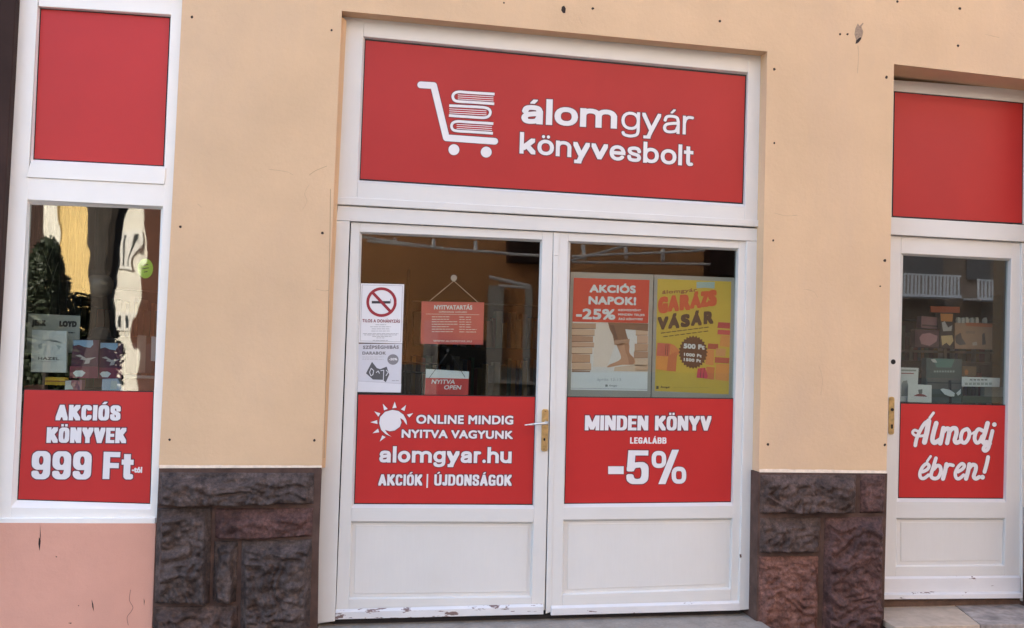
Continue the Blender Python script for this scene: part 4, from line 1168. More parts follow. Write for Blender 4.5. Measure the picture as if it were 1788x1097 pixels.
box('white_gable', p0.x, p1.x, a.y + 0.001, a.y + 0.05, 0.5, 7.5, M_cream, h2)
h3, a, b_ = house('dark timber clad house at the far left corner across the street', 'house', -150, 69, 22.0, 8.0, M_brown, 2.0)
tree = thing('tree', refl(173, 700, 12.0, 0.06), 'dark street tree across the road, mirrored in the left window', 'tree')
tb = refl(173, 600, 12.0, 0.06)  # added tree, its dark trunk fills part of the left reflection
V, F = merge([tube_geo((tb.x, tb.y, 0), (tb.x + 0.05, tb.y, 2.2), 0.33, 0.28), tube_geo((tb.x + 0.05, tb.y, 2.2), (tb.x + 0.02, tb.y, 5.6), 0.28, 0.24),
              tube_geo((tb.x + 0.05, tb.y, 3.2), (tb.x + 0.55, tb.y + 0.2, 5.6), 0.15, 0.06), tube_geo((tb.x - 0.02, tb.y, 4.4), (tb.x - 0.9, tb.y - 0.2, 6.2), 0.09, 0.04)])
M_bark = mat('dark_bark', (0.03, 0.022, 0.017), 0.9, 0.3, 9, 0.6, 30)
mk('trunk', V, F, M_bark, tree)
rng = np.random.default_rng(3)
def leaves(par, name, c0, rad, count, size, m, hole=-0.15):
    VV = []; FF = []
    for k in range(count):
        u = rng.normal(size=3); u /= np.linalg.norm(u); rr = rng.uniform(0.02, 1.0) ** 0.4
        c = np.array(c0) + u * np.array(rad) * rr
        if noise.noise(Vector(c) * 1.3) < hole: continue
        u = rng.normal(size=3); u /= np.linalg.norm(u); w = np.cross(u, rng.normal(size=3)); w /= np.linalg.norm(w)
        s_ = rng.uniform(0.6, 1.0) * size; i0 = len(VV)
        VV += [Vector(c + u * s_), Vector(c + w * s_ * .6), Vector(c - u * s_), Vector(c - w * s_ * .6)]; FF.append((i0, i0 + 1, i0 + 2, i0 + 3))
    mk(name, VV, FF, m, par)
M_leaf = mat('dark_leaves', (0.022, 0.032, 0.013), 0.6, 0.3, 3)
leaves(tree, 'crown', (tb.x - 0.2, tb.y, 6.6), (1.3, 1.2, 1.5), 2600, 0.09, M_leaf)
b2 = refl(84, 500, 12.0, 0.06)  # added small tree, a dark shape for the left reflection
t2 = thing('tree', (b2.x, b2.y, 0), 'small round dark street tree left of the bigger one, mirrored in the left window', 'tree')
tube('trunk', (b2.x, b2.y, 0), (b2.x, b2.y, b2.z), 0.07, M_bark, t2)
leaves(t2, 'crown', (b2.x - 0.04, b2.y, b2.z), (0.36, 0.5, 0.86), 9000, 0.05, M_leaf, -0.9)
b3 = refl(118, 640, 12.5, 0.06)  # added hedge, keeps the lower left reflection dark
t3 = thing('hedge', (b3.x, b3.y, 0), 'low dark clipped hedge across the street, mirrored in the left window', 'hedge')
leaves(t3, 'foliage', (b3.x, b3.y, 1.0), (1.0, 0.4, 1.30), 9000, 0.07, M_leaf, -0.9)
h4, a, b_ = house('dark brick house beside the cream one, mirrored at the right edge of the left window', 'house', 243, 330, 16.0, 9.0, mat('dark_brick_paint', (0.085, 0.028, 0.014), 0.85, 0.2, 3))

# ================================================================ POSTERS AND BOARDS ON THE DOOR PANES
m2 = mapper(610, 480, 4.988)
def sheet(label, pts, Y, m, name='poster', cat='poster', t=0.001, bn='paper', group=None):
    s = thing(name, base_of(pts, Y), label, cat, group)
    Q(bn, pts, Y, t, m, s)
    return s
def P(mp, pts): return [mp(*p) for p in pts]
M_paper = flat('white_paper', (0.74, 0.73, 0.74)); M_paperg = flat('pale_grey_paper', (0.60, 0.60, 0.64))
I_dark = flat('dark_ink', (0.045, 0.04, 0.045)); I_grey = flat('grey_ink', (0.22, 0.21, 0.22)); I_mid = flat('mid_grey_ink', (0.38, 0.37, 0.39))
I_red = flat('dark_red_ink', (0.30, 0.02, 0.03))
YQ = YG - 0.003
ns_ = sheet('white no smoking notice with red ring taped on the left door pane', P(m2, [(100, 74), (478, 83), (461, 598), (82, 590)]), YQ, M_paper, 'notice', 'notice')
yk = YQ - 0.0006
brd = [(112, 88), (463, 96), (448, 584), (95, 576), (112, 88)]
lines('border_line', [[m2(*brd[i]), m2(*brd[i + 1])] for i in range(4)], 0.5, yk, I_grey, ns_)
ring = [m2(280 + 120 * math.cos(t), 238 + 117 * math.sin(t)) for t in [k * 2 * math.pi / 40 for k in range(41)]]
Q('cigarette_mark', P(m2, [(195, 228), (355, 229), (355, 251), (195, 250)]), yk, 0.0003, I_dark, ns_)
lines('cigarette_mark', [P(m2, [(359, 210), (359, 248)])], 1.0, yk, I_grey, ns_)
V, F = merge(ribbon_geo(ring, 5.0, yk - 0.0003, cap=False, step=4e-6) + ribbon_geo(P(m2, [(200, 152), (360, 322)]), 5.0, yk - 0.0006, cap=False))
mk('prohibition_ring', V, F, I_red, ns_)
lettering('TILOS A DOHÁNYZÁS', m2(112, 413), m2(440, 419), 5.6, yk, flat('faded_red_ink', (0.25, 0.06, 0.07)), ns_, bold=0.04, spacing=1.12)
def fine(par, mp, rows, m, Y, w=0.8):
    """rows of print too small to read"""
    segs = []
    for (x0, x1, y) in rows:
        x = x0
        while x < x1:
            e = min(x1, x + random.uniform(14, 42))
            segs.append([mp(x, y), mp(e, y + 0.01 * (e - x))]); x = e + 5
    lines('fine_print', segs, w, Y, m, par)
fine(ns_, m2, [(228, 320, 435), (182, 362, 453), (195, 348, 471), (192, 352, 490), (118, 430, 513), (130, 415, 524), (200, 370, 538), (235, 310, 550), (205, 335, 571)], I_grey, yk, 0.7)
gp = sheet('grey and white flyer with dark open book drawing below the no smoking notice', P(m2, [(80, 601), (460, 601), (448, 1026), (70, 1021)]), YQ + 0.0011, M_paperg, 'flyer', 'flyer')
yk2 = YQ + 0.0005
lettering('SZÉPSÉGHIBÁS', m2(118, 647), m2(430, 645), 6.0, yk2, I_grey, gp, bold=0.06, spacing=1.12)
lettering('DARABOK', m2(112, 696), m2(318, 696), 5.6, yk2, I_grey, gp, bold=0.07, spacing=1.12)
fine(gp, m2, [(112, 300, 715), (112, 250, 726), (112, 300, 738)], I_mid, yk2, 0.6)
Q('price_roundel', [m2(380 + 49 * math.cos(t), 738 + 46 * math.sin(t)) for t in [k * math.pi / 12 for k in range(24)]], yk2, 0.0003, I_grey, gp)
lettering('-20%', m2(345, 745), m2(417, 745), 4.0, yk2 - 0.0005, M_paper, gp, bold=0.05)
Q('book_drawing', P(m2, [(197, 758), (240, 812), (268, 822), (325, 800), (348, 868), (318, 936), (290, 915), (205, 912), (145, 858)]), yk2, 0.0003, flat('charcoal_ink', (0.09, 0.09, 0.095)), gp)
for pts in ([(176, 850), (190, 815), (212, 835), (205, 870), (188, 880), (176, 850)], [(232, 852), (252, 838), (262, 860)], [(272, 835), (300, 832), (296, 918)], [(320, 830), (338, 850), (318, 880)]):
    V, F = merge(ribbon_geo(P(m2, pts), 1.3, yk2 - 0.0005, cap=False)); mk('book_drawing_line', V, F, M_paperg, gp)
fine(gp, m2, [(370, 430, 922)], I_grey, yk2, 0.8)
lines('fold_line', [P(m2, [(78, 925), (250, 934)]), P(m2, [(250, 934), (452, 950)])], 0.4, yk2, I_mid, gp)
Q('tape', P(m2, [(78, 930), (452, 952), (448, 1022), (72, 1018)]), YQ + 0.0007, 0.0002, flat('whiter_paper', (0.67, 0.67, 0.70)), gp)

YI = YG + 0.012
M_pinkb = mat('faded_red_board', (0.62, 0.115, 0.105), 0.35, 0.05, 3)
M_pinkprint = flat('pale_pink_print', (0.80, 0.62, 0.58))
ob = sheet('pinkish red opening hours board hanging by strings from a suction cup', P(m2, [(630, 232), (1175, 241), (1164, 609), (620, 601)]), YI, M_pinkb, 'hanging_sign', 'sign', 0.003, 'board')
yo = YI - 0.0008
lettering('NYITVATARTÁS', m2(738, 302), m2(1070, 304), 7.6, yo, M_letter, ob, bold=0.05, spacing=1.08)
lettering('OPENING HOURS', m2(778, 331), m2(1022, 333), 3.1, yo, M_pinkprint, ob, bold=0.04, spacing=1.08)
lines('rule_line', [P(m2, [(668, 341), (1132, 348)])], 0.7, yo, M_pinkprint, ob)
for i, (xe_, xf) in enumerate(((872, 1060), (868, 1058), (940, 1062), (942, 1060), (866, 1056), (910, 1108), (900, 1104))):
    y = 366 + i * 21.5
    fine(ob, m2, [(718, xe_, y), (958, 1005, y + 2), (1015, xf, y + 3)], M_pinkprint, yo, 1.3)
lettering('WWW.ALOMGYAR.HU', m2(730, 585), m2(1066, 589), 3.6, yo, M_pinkprint, ob, bold=0.04, spacing=1.1)
def string_(par, pts, Y, m, r=0.0014):
    tube('string', at(*pts[0], Y), at(*pts[1], Y - 0.002), r, m, par, n=6)
M_string = flat('pale_string', (0.55, 0.50, 0.44))
M_dstring = flat('dark_string', (0.10, 0.08, 0.08))
string_(ob, (m2(908, 55), m2(700, 228)), YI - 0.002, M_string); string_(ob, (m2(912, 55), m2(1120, 240)), YI - 0.002, M_string)
M_cup = mat('clear_rubber', (0.45, 0.40, 0.36), 0.15, 0.1, 20)
sc = thing('suction_cup', at(*m2(910, 45), YG + 0.01), 'small clear suction cup on the left door pane holding the opening hours strings', 'hook')
c = at(*m2(910, 28), YG + 0.005)
for nm, r1, r2, d0, d1 in (('cup', 0.017, 0.008, 0.0, 0.008), ('hook', 0.004, 0.003, 0.0082, 0.02)):
    tube(nm, c + Vector((0, d0, 0)), c + Vector((0, d1, 0)), r1, M_cup, sc, r2, 16)
osn = sheet('small red and white open sign hanging at the bottom of the left door pane', P(m2, [(668, 820), (1042, 843), (1035, 1060), (655, 1052)]), YI, M_paper, 'hanging_sign', 'sign', 0.003, 'board')
Q('red_field', P(m2, [(664, 897), (1040, 906), (1035, 1058), (657, 1050)]), yo, 0.0005, mat('open_sign_red', (0.55, 0.06, 0.06), 0.35, 0.04, 3), osn)
lettering('NYITVA', m2(714, 950), m2(917, 951), 7.6, yo - 0.0006, M_letter, osn, bold=0.03, shear=0.15)
lettering('OPEN', m2(825, 998), m2(975, 999), 7.2, yo - 0.0006, M_letter, osn, bold=0.03, shear=0.15)
string_(osn, (m2(850, 690), m2(690, 905)), YI - 0.003, M_dstring); string_(osn, (m2(880, 690), m2(1008, 892)), YI - 0.003, M_dstring)
tube('string_knob', at(*m2(857, 658), YI), at(*m2(857, 658), YI - 0.006), 0.008, M_dstring, osn, n=10)

# sale posters in grey snap frames on the right leaf
m3 = mapper(970, 400, 3.656)
M_snap = mat('silver_grey_holder', (0.36, 0.33, 0.30), 0.45, 0.05, 5)
pa = thing('poster', base_of(P(m3, [(95, 1062), (608, 1065)]), YI), 'framed sale poster of a barefoot leg among book piles, left of the two', 'poster')
Q('holder', P(m3, [(97, 274), (626, 291), (607, 1078), (75, 1076)]), YI, 0.004, M_snap, pa)
y1 = YI - 0.0006
Q('paper', P(m3, [(118, 318), (598, 326), (586, 1034), (97, 1026)]), y1, 0.0005, flat('poster_white', (0.70, 0.66, 0.64)), pa)
y2 = y1 - 0.0006
I_pred = mat('poster_red', (0.66, 0.055, 0.04), 0.4, 0.03, 3)
def bar(par, pts, col, Y=None, name='printed_picture', mp=m3):
    return Q(name, P(mp, pts), Y or y2, 0.0003, flat('ink_%d_%d_%d' % tuple(int(c * 255) for c in col), col), par)
beige = [(0.50, 0.30, 0.20), (0.60, 0.40, 0.28), (0.44, 0.25, 0.17), (0.56, 0.35, 0.25), (0.64, 0.46, 0.34)]
yy = 600; i = 0
for hgt, xr_ in ((38, 258), (44, 250), (40, 240), (34, 246), (42, 236), (56, 222), (48, 228), (12, 222)):
    bar(pa, [(106, yy), (xr_, yy + 3), (xr_ - 1, yy + hgt - 4), (104, yy + hgt - 6)], beige[i % 5])
    bar(pa, [(104, yy + hgt - 6), (xr_ - 1, yy + hgt - 4), (xr_ - 1, yy + hgt), (104, yy + hgt)], (0.25, 0.13, 0.09)); yy += hgt; i += 1
yy = 640
for hgt, xl_ in ((40, 512), (52, 520), (50, 505), (44, 500), (48, 502), (30, 510)):
    bar(pa, [(xl_, yy), (591, yy + 2), (589, yy + hgt - 5), (xl_, yy + hgt - 5)], beige[(i * 2) % 5])
    bar(pa, [(xl_, yy + hgt - 5), (589, yy + hgt - 5), (589, yy + hgt), (xl_, yy + hgt)], (0.34, 0.19, 0.13)); yy += hgt; i += 1
bar(pa, [(378, 882), (505, 868), (588, 868), (586, 912), (372, 908)], (0.62, 0.47, 0.36))
bar(pa, [(250, 600), (350, 600), (380, 740), (330, 880), (240, 880)], (0.74, 0.62, 0.54), y1 - 0.0002)
y3 = y2 - 0.0006
bar(pa, [(335, 598), (592, 604), (590, 652), (445, 640), (452, 668), (470, 728), (400, 742), (376, 735), (366, 680), (346, 640)], (0.22, 0.11, 0.07), y3)
y4 = y3 - 0.0005
def sm(p): return smooth_line(p + [p[0]], 4)[:-1]
bar(pa, sm([(388, 738), (466, 730), (472, 790), (504, 828), (500, 864), (420, 868), (334, 884), (345, 866), (400, 842), (418, 815)]), (0.52, 0.27, 0.17), y4)
bar(pa, sm([(440, 740), (466, 732), (472, 790), (500, 830), (498, 858), (470, 862), (462, 820), (446, 780)]), (0.40, 0.19, 0.115), y4 - 0.0004)
bar(pa, [(345, 612), (372, 612), (398, 700), (384, 706)], (0.14, 0.07, 0.05), y4)
bar(pa, [(374, 712), (474, 702), (470, 732), (398, 744), (376, 738)], (0.42, 0.24, 0.16), y4)
Q('red_field', P(m3, [(117, 312), (600, 326), (591, 602), (108, 592)]), y4, 0.0003, I_pred, pa)
y5 = y4 - 0.0008
kw = dict(m=M_letter, parent=pa)
lettering('AKCIÓS', m3(217, 405), m3(511, 411), 13.6, y5, bold=0.07, spacing=1.06, **kw)
lettering('NAPOK!', m3(210, 481), m3(514, 487), 14.2, y5, bold=0.07, spacing=1.06, **kw)
lettering('-25%', m3(130, 575), m3(381, 580), 18.5, y5, bold=0.055, spacing=1.02, **kw)
lettering('KEDVEZMÉNY', m3(400, 524), m3(546, 526), 3.6, y5, bold=0.06, spacing=1.1, **kw)
lettering('MINDEN TELJES', m3(400, 552), m3(568, 556), 3.6, y5, bold=0.06, spacing=1.1, **kw)
lettering('ÁRÚ KÖNYVRE!', m3(400, 581), m3(556, 583), 3.6, y5, bold=0.06, spacing=1.1, **kw)
lettering('április 12-13.', m3(265, 969), m3(426, 971), 5.0, y4, I_mid, pa, bold=0.0, ref='l')
lettering('Álomgyár', m3(342, 1005), m3(394, 1006), 3.0, y4, I_grey, pa, bold=0.03)
bar(pa, [(318, 993), (333, 993), (333, 1007), (318, 1007)], (0.2, 0.2, 0.2), y4)
bar(pa, [(103, 915), (588, 919), (586, 1034), (97, 1026)], (0.70, 0.69, 0.70), y3)
lines('fold_line', [P(m3, [(98, 1016), (586, 1024)])], 0.8, y4, I_mid, pa)

pb = thing('poster', base_of(P(m3, [(620, 1062), (1130, 1065)]), YI), 'framed yellow garage sale poster with brown price burst, right of the two', 'poster')
Q('holder', P(m3, [(631, 291), (1144, 312), (1131, 1080), (612, 1078)]), YI, 0.004, M_snap, pb)
Q('paper', P(m3, [(652, 318), (1122, 336), (1106, 1056), (634, 1034)]), y1, 0.0005, mat('poster_yellow', (0.60, 0.405, 0.055), 0.45, 0.06, 3), pb)
m8 = mapper(1130, 480, 4.985)
def bar8(pts, col, Y=None): return bar(pb, pts, col, Y, 'printed_picture', m8)
bar8([(430, 62), (590, 62), (585, 120), (500, 112), (430, 118)], (0.35, 0.45, 0.42))
lettering('álomgyár', m8(130, 168), m8(432, 146), 6.5, y2, flat('brown_print', (0.30, 0.10, 0.05)), pb, bold=0.05, spacing=1.05, ref='l')
I_orr = flat('tomato_print', (0.66, 0.10, 0.04)); I_brn = flat('deep_brown_print', (0.075, 0.04, 0.03)); I_org = flat('orange_print', (0.70, 0.25, 0.05))
# slanting words: each letter on a slightly higher base line
for ch, x0, x1, yb, hh_, m_, bo in (('G', 92, 180, 338, 145, I_orr, 0.10), ('A', 178, 278, 322, 140, I_orr, 0.10), ('R', 280, 378, 312, 138, I_orr, 0.10),
                                    ('Á', 372, 470, 296, 122, I_orr, 0.10), ('Z', 462, 536, 284, 138, I_orr, 0.10), ('S', 525, 606, 276, 140, I_orr, 0.10),
                                    ('V', 88, 184, 480, 112, I_brn, 0.09), ('Á', 182, 282, 470, 108, I_brn, 0.09), ('S', 290, 372, 458, 112, I_brn, 0.09),
                                    ('Á', 380, 476, 446, 108, I_brn, 0.09), ('R', 490, 578, 432, 112, I_brn, 0.09)):
    lettering(ch, m8(x0, yb), m8(x1, yb - 6), hh_ / 4.985, y2 - 0.0003, m_, pb, bold=bo)
lines('fine_print', [P(m8, [(120 + k * 47, 508 - k * 6), (160 + k * 47, 503 - k * 6)]) for k in range(9)] + [P(m8, [(140 + k * 50, 540 - k * 6.5), (180 + k * 50, 535 - k * 6.5)]) for k in range(8)], 1.5, y2, I_brn, pb)
# boxes
for pts, col in (([(90, 592), (205, 600), (195, 712), (80, 705)], (0.60, 0.12, 0.08)), ([(80, 705), (185, 712), (170, 836), (76, 822)], (0.74, 0.27, 0.06)),
                 ([(185, 700), (262, 668), (250, 842), (170, 836)], (0.58, 0.15, 0.06)), ([(205, 600), (240, 615), (300, 680), (262, 700), (200, 690)], (0.66, 0.20, 0.07)),
                 ([(620, 412), (722, 418), (720, 470), (610, 462)], (0.50, 0.06, 0.07)), ([(615, 478), (722, 484), (720, 525), (612, 518)], (0.56, 0.07, 0.08)),
                 ([(640, 525), (722, 530), (716, 632), (630, 622)], (0.70, 0.28, 0.08)), ([(530, 598), (620, 603), (618, 650), (528, 645)], (0.45, 0.08, 0.05)),
                 ([(518, 650), (584, 655), (578, 790), (505, 780)], (0.70, 0.26, 0.08)), ([(600, 638), (686, 645), (680, 712), (595, 705)], (0.66, 0.30, 0.12)),
                 ([(590, 716), (716, 724), (712, 772), (588, 765)], (0.46, 0.08, 0.06)), ([(600, 775), (716, 780), (708, 928), (590, 912)], (0.72, 0.28, 0.07)),
                 ([(440, 815), (505, 808), (530, 880), (520, 905), (430, 895)], (0.62, 0.05, 0.09)), ([(515, 800), (588, 806), (580, 915), (522, 905)], (0.64, 0.18, 0.06))):
    bar8(pts, col)
for sg in ([(165, 600), (158, 700)], [(182, 604), (176, 704)], [(470, 815), (462, 895)], [(498, 812), (490, 900)]):
    V, F = merge(ribbon_geo(P(m8, sg), 0.9, y2 - 0.0005, cap=False)); mk('printed_picture', V, F, I_brn, pb)
burst = []
for k in range(56):
    r = 132 if k % 2 else 150
    burst.append(m8(400 + r * 0.86 * math.cos(k * math.pi / 28), 674 + r * 0.98 * math.sin(k * math.pi / 28)))
Q('price_burst', burst, y2 - 0.0009, 0.0003, flat('burst_brown', (0.11, 0.04, 0.022)), pb)
kw = dict(m=M_letter, parent=pb)
lettering('500 Ft', m8(316, 640), m8(500, 652), 8.6, y2 - 0.0016, bold=0.08, spacing=1.05, **kw)
lettering('1000 Ft', m8(320, 706), m8(474, 720), 5.6, y2 - 0.0016, bold=0.08, spacing=1.08, **kw)
lettering('1500 Ft', m8(318, 750), m8(468, 764), 5.6, y2 - 0.0016, bold=0.08, spacing=1.08, **kw)
lettering('Álomgyár', m8(115, 984), m8(200, 986), 3.0, y2, I_brn, pb, bold=0.04)
bar8([(80, 968), (100, 968), (100, 994), (78, 994)], (0.12, 0.09, 0.05))
lines('fine_print', [P(m8, [(225 + k * 46, 982), (262 + k * 46, 983)]) for k in range(7)], 0.6, y2, flat('olive_print', (0.38, 0.27, 0.06)), pb)

# things inside, behind the left leaf
rk = thing('wire_rack', base_of([(703, 690), (765, 690)], YI + 0.25), 'black wire rack standing behind the open sign inside the left door pane', 'rack')
for a, b_ in ((m2(440, 762), m2(768, 778)), (m2(440, 838), m2(665, 858)), (m2(632, 850), m2(632, 1090)), (m2(768, 770), m2(768, 1090))):
    tube('wire', at(*a, YI + 0.25), at(*b_, YI + 0.25), 0.0055, M_black, rk, n=8)

# ================================================================ GOODS IN THE LEFT WINDOW
YD = YWG + 0.10
sh = thing('display_shelf', (at(150, 700, YD).x, YD, at(150, 690, YD).z), 'display shelf inside the left window behind the red sticker', 'shelf')
xa, xb = at(10, 690, YD).x, at(285, 690, YD).x
zshelf = at(150, 690, YD).z
box('board', xa, xb, YWG + 0.03, YWG + 0.75, zshelf - 0.03, zshelf, mat('shelf_board', (0.30, 0.25, 0.20), 0.6), sh)
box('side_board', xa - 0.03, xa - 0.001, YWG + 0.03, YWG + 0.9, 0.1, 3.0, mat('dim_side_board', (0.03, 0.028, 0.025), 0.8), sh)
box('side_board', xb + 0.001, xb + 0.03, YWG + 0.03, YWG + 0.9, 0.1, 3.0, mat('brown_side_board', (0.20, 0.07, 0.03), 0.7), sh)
m4b = mapper(30, 500, 5.485)
m2b = mapper(0, 330, 3.135)
def block(label, name, cat, mp, pts, Y, t, m, parts=(), group=None, bn='cover'):
    s = thing(name, base_of(P(mp, pts), Y), label, cat, group)
    Q(bn, P(mp, pts), Y, t, m, s, 0.001)
    for i, (nm, pp, col) in enumerate(parts):
        Q(nm, P(mp, pp), Y - 0.0006 - i * 0.0002, 0.0002, flat('p_%d_%d_%d' % tuple(int(c * 255) for c in col), col), s)
    return s
M_lace = mat('black_curtain_cloth', (0.010, 0.009, 0.009), 0.85, 0.3, 6)
cu = thing('curtain', at(95, 600, YD + 0.30), 'dark curtain with faint lattice pattern behind the display in the left window', 'curtain')
c0, c1 = at(35, 350, YD + 0.3), at(136, 700, YD + 0.3)
V = []; F = []
nn = 60
for i in range(nn + 1):
    x = c0.x + (c1.x - c0.x) * i / nn
    for z in (c1.z - 0.3, c0.z + 0.1):
        V.append((x, YD + 0.3 + 0.02 * math.sin(i * 0.9), z))
for i in range(nn):
    F.append((2 * i, 2 * i + 2, 2 * i + 3, 2 * i + 1))
mk('cloth', V, F, M_lace, cu, smooth=True)
M_lat = flat('lattice_thread', (0.10, 0.09, 0.08))
G = []
for (cx_, cy_) in ((200, 370), (260, 370), (230, 460), (195, 540), (262, 540), (290, 450)):
    G += ribbon_geo(smooth_line([m2b(cx_ - 30, cy_ - 48), m2b(cx_ - 12, cy_), m2b(cx_ + 2, cy_ + 44)], 4), 1.1, YD + 0.27, cap=False)
    G += ribbon_geo(smooth_line([m2b(cx_ + 30, cy_ - 48), m2b(cx_ + 12, cy_), m2b(cx_ - 2, cy_ + 44)], 4), 1.1, YD + 0.268, cap=False)
V, F = merge(G); mk('lattice', V, F, M_lat, cu)
jl = block('grey card with blackletter title standing at the back left of the display', 'card', 'card', m4b, [(104, 260), (604, 284), (592, 640), (86, 640)], YD + 0.14, 0.006, flat('grey_card', (0.42, 0.43, 0.41)))
lettering('JERK', m4b(138, 378), m4b(275, 382), 10.5, YD + 0.139, I_dark, jl, bold=0.10, spacing=1.25)
lettering('LOYD', m4b(402, 388), m4b(570, 392), 10.5, YD + 0.139, I_dark, jl, bold=0.10, spacing=1.2)
fine(jl, m4b, [(470, 550, 445)], I_dark, YD + 0.139, 1.8)
hz = block('white book titled Hazel standing at the left of the display', 'book', 'book', m4b, [(142, 418), (474, 430), (470, 828), (130, 822)], YD + 0.05, 0.03, flat('white_cover', (0.72, 0.74, 0.74)))
lettering('HAZEL', m4b(200, 704), m4b(402, 708), 5.2, YD + 0.049, I_grey, hz, bold=0.05, spacing=1.1)
lines('rule_line', [P(m4b, [(225, 722), (378, 724)])], 0.5, YD + 0.049, I_mid, hz)
for pts in ([(232, 515), (330, 508), (425, 542), (380, 520)], [(200, 560), (240, 540), (232, 600), (205, 600)], [(375, 560), (420, 575), (400, 610)]):
    bar(hz, pts, (0.50, 0.54, 0.55), YD + 0.0492, 'cover_drawing', m4b)
purple = (0.10, 0.028, 0.055)
for (dx, sc_, lab) in ((0, 1.0, 'dark purple book with blue cloud and white disc, left of the pair'),
                       (262, 0.88, 'dark purple book with pale spine, right of the pair')):
    f = lambda x, y: (500 + dx + (x - 500) * sc_, 510 + 28 * (dx > 0) + (y - 510) * (0.94 if dx else 1))
    b1 = block(lab, 'book', 'book', m4b, [f(538, 512), f(782, 516), f(772, 885), f(500, 880)], YD + 0.04 + (0.02 if dx else 0), 0.04, flat('dark_purple_cover', purple),
               [('cover_print', [f(538, 514), f(725, 518), f(728, 560), f(700, 590), f(640, 580), f(590, 560), f(538, 572)], (0.30, 0.42, 0.58)),
                ('cover_print', [f(505, 765), f(775, 770), f(772, 882), f(500, 878)], (0.22, 0.04, 0.07)),
                ('cover_print', [f(533, 830), f(560, 808), f(620, 806), f(655, 828), f(620, 866), f(560, 864)], (0.72, 0.75, 0.77)),
                ('cover_print', [f(555, 665), f(600, 655), f(660, 690), f(755, 680), f(700, 705), f(690, 740), f(640, 745), f(655, 710), f(600, 700), f(620, 685)], (0.48, 0.42, 0.42))], 'matching purple books')
block('dark book turned sideways at the right end of the display', 'book', 'book', m4b, [(1050, 545), (1305, 556), (1296, 835), (1040, 832)], YD + 0.10, 0.06, flat('dark_plum_cover', (0.035, 0.015, 0.02)),
      [('cover_print', [(1150, 470), (1235, 470), (1225, 828), (1140, 828)], (0.20, 0.15, 0.12))])
block('narrow grey book spine at the right edge of the display', 'book', 'book', m4b, [(1285, 480), (1330, 484), (1322, 720), (1280, 715)], YD + 0.02, 0.03, flat('grey_spine', (0.42, 0.40, 0.40)))
block('pale ledge board under the books at the right of the display', 'ledge', 'ledge', m4b, [(1030, 848), (1310, 862), (1308, 886), (1026, 880)], YD, 0.05, flat('grey_ledge', (0.28, 0.24, 0.22)), bn='board')
block('thin yellow book lying under the Hazel book', 'book', 'book', m4b, [(268, 872), (462, 876), (460, 950), (262, 944)], YD + 0.02, 0.06, flat('yellow_spine', (0.62, 0.38, 0.03)),
      [('cover_print', [(268, 902), (462, 906), (460, 918), (266, 914)], (0.35, 0.13, 0.04))])
block('small white and pink trinket box beside the yellow book', 'box', 'box', m4b, [(462, 905), (620, 900), (616, 1000), (456, 1000)], YD + 0.01, 0.06, flat('pinkish_box', (0.40, 0.16, 0.19)),
      [('cover_print', [(462, 905), (520, 903), (512, 940), (540, 985), (456, 990)], (0.62, 0.58, 0.58))])
block('pale blue trinket box in front of the purple books', 'box', 'box', m4b, [(815, 890), (965, 886), (1010, 1000), (808, 1000)], YD + 0.005, 0.05, flat('pale_blue_box', (0.50, 0.54, 0.64)),
      [('cover_print', [(900, 905), (960, 905), (950, 985), (890, 985)], (0.62, 0.62, 0.60))])
block('dark brown box lying at the front right of the display', 'box', 'box', m4b, [(1030, 890), (1308, 888), (1305, 1000), (1020, 1000)], YD + 0.01, 0.08, flat('brown_box', (0.12, 0.045, 0.035)))
block('low dark red book lying at the front left corner of the display', 'book', 'book', m4b, [(70, 950), (260, 945), (258, 1000), (70, 1000)], YD + 0.03, 0.06, flat('dark_red_spine', (0.16, 0.05, 0.04)))
# glass dome lamp and dark hanging drape in the middle of the window
lamp = thing('hanging_lamp', at(174, 520, YD + 0.18), 'round glass lamp on a dark stem hanging in the left window', 'lamp')
lc = at(174, 498, YD + 0.18)
V = []; F = []
prof = [(0.0, 0.062), (0.03, 0.060), (0.055, 0.046), (0.069, 0.022), (0.073, 0.0), (0.070, -0.02), (0.060, -0.042), (0.040, -0.058), (0.018, -0.066), (0.0, -0.068)]
for (r, z) in prof:
    for k in range(24):
        V.append((lc.x + r * math.cos(k * math.pi / 12), lc.y + r * math.sin(k * math.pi / 12), lc.z + z))
for i in range(len(prof) - 1):
    for k in range(24):
        F.append((i * 24 + k, i * 24 + (k + 1) % 24, (i + 1) * 24 + (k + 1) % 24, (i + 1) * 24 + k))
mk('glass_shade', V, F, mat('smoky_glass', (0.12, 0.10, 0.085), 0.15, 0.2, 20), lamp, smooth=True)
tube('stem', lc + Vector((0, 0, 0.07)), lc + Vector((0, 0, 0.55)), 0.03, M_black, lamp, 0.045)
tube('collar', lc + Vector((0, 0, 0.05)), lc + Vector((0, 0, 0.075)), 0.05, M_black, lamp)
hat = thing('hat', at(172, 590, YD + 0.12), 'black hat resting behind the purple books', 'hat')
V = []; F = []
hc = at(176, 588, YD + 0.16)
prof = [(0.0, 0.052), (0.03, 0.048), (0.045, 0.030), (0.05, 0.0), (0.078, -0.012), (0.08, -0.016), (0.04, -0.014)]
for (r, z) in prof:
    for k in range(24):
        V.append((hc.x + r * math.cos(k * math.pi / 12), hc.y + r * math.sin(k * math.pi / 12), hc.z + z))
for i in range(len(prof) - 1):
    for k in range(24):
        F.append((i * 24 + k, i * 24 + (k + 1) % 24, (i + 1) * 24 + (k + 1) % 24, (i + 1) * 24 + k))
mk('hat', V, F, M_lace, hat, smooth=True)
gs = thing('round_sticker', at(255, 469, YWG + 0.006), 'green oval sticker on the left window pane near its right edge', 'sticker')
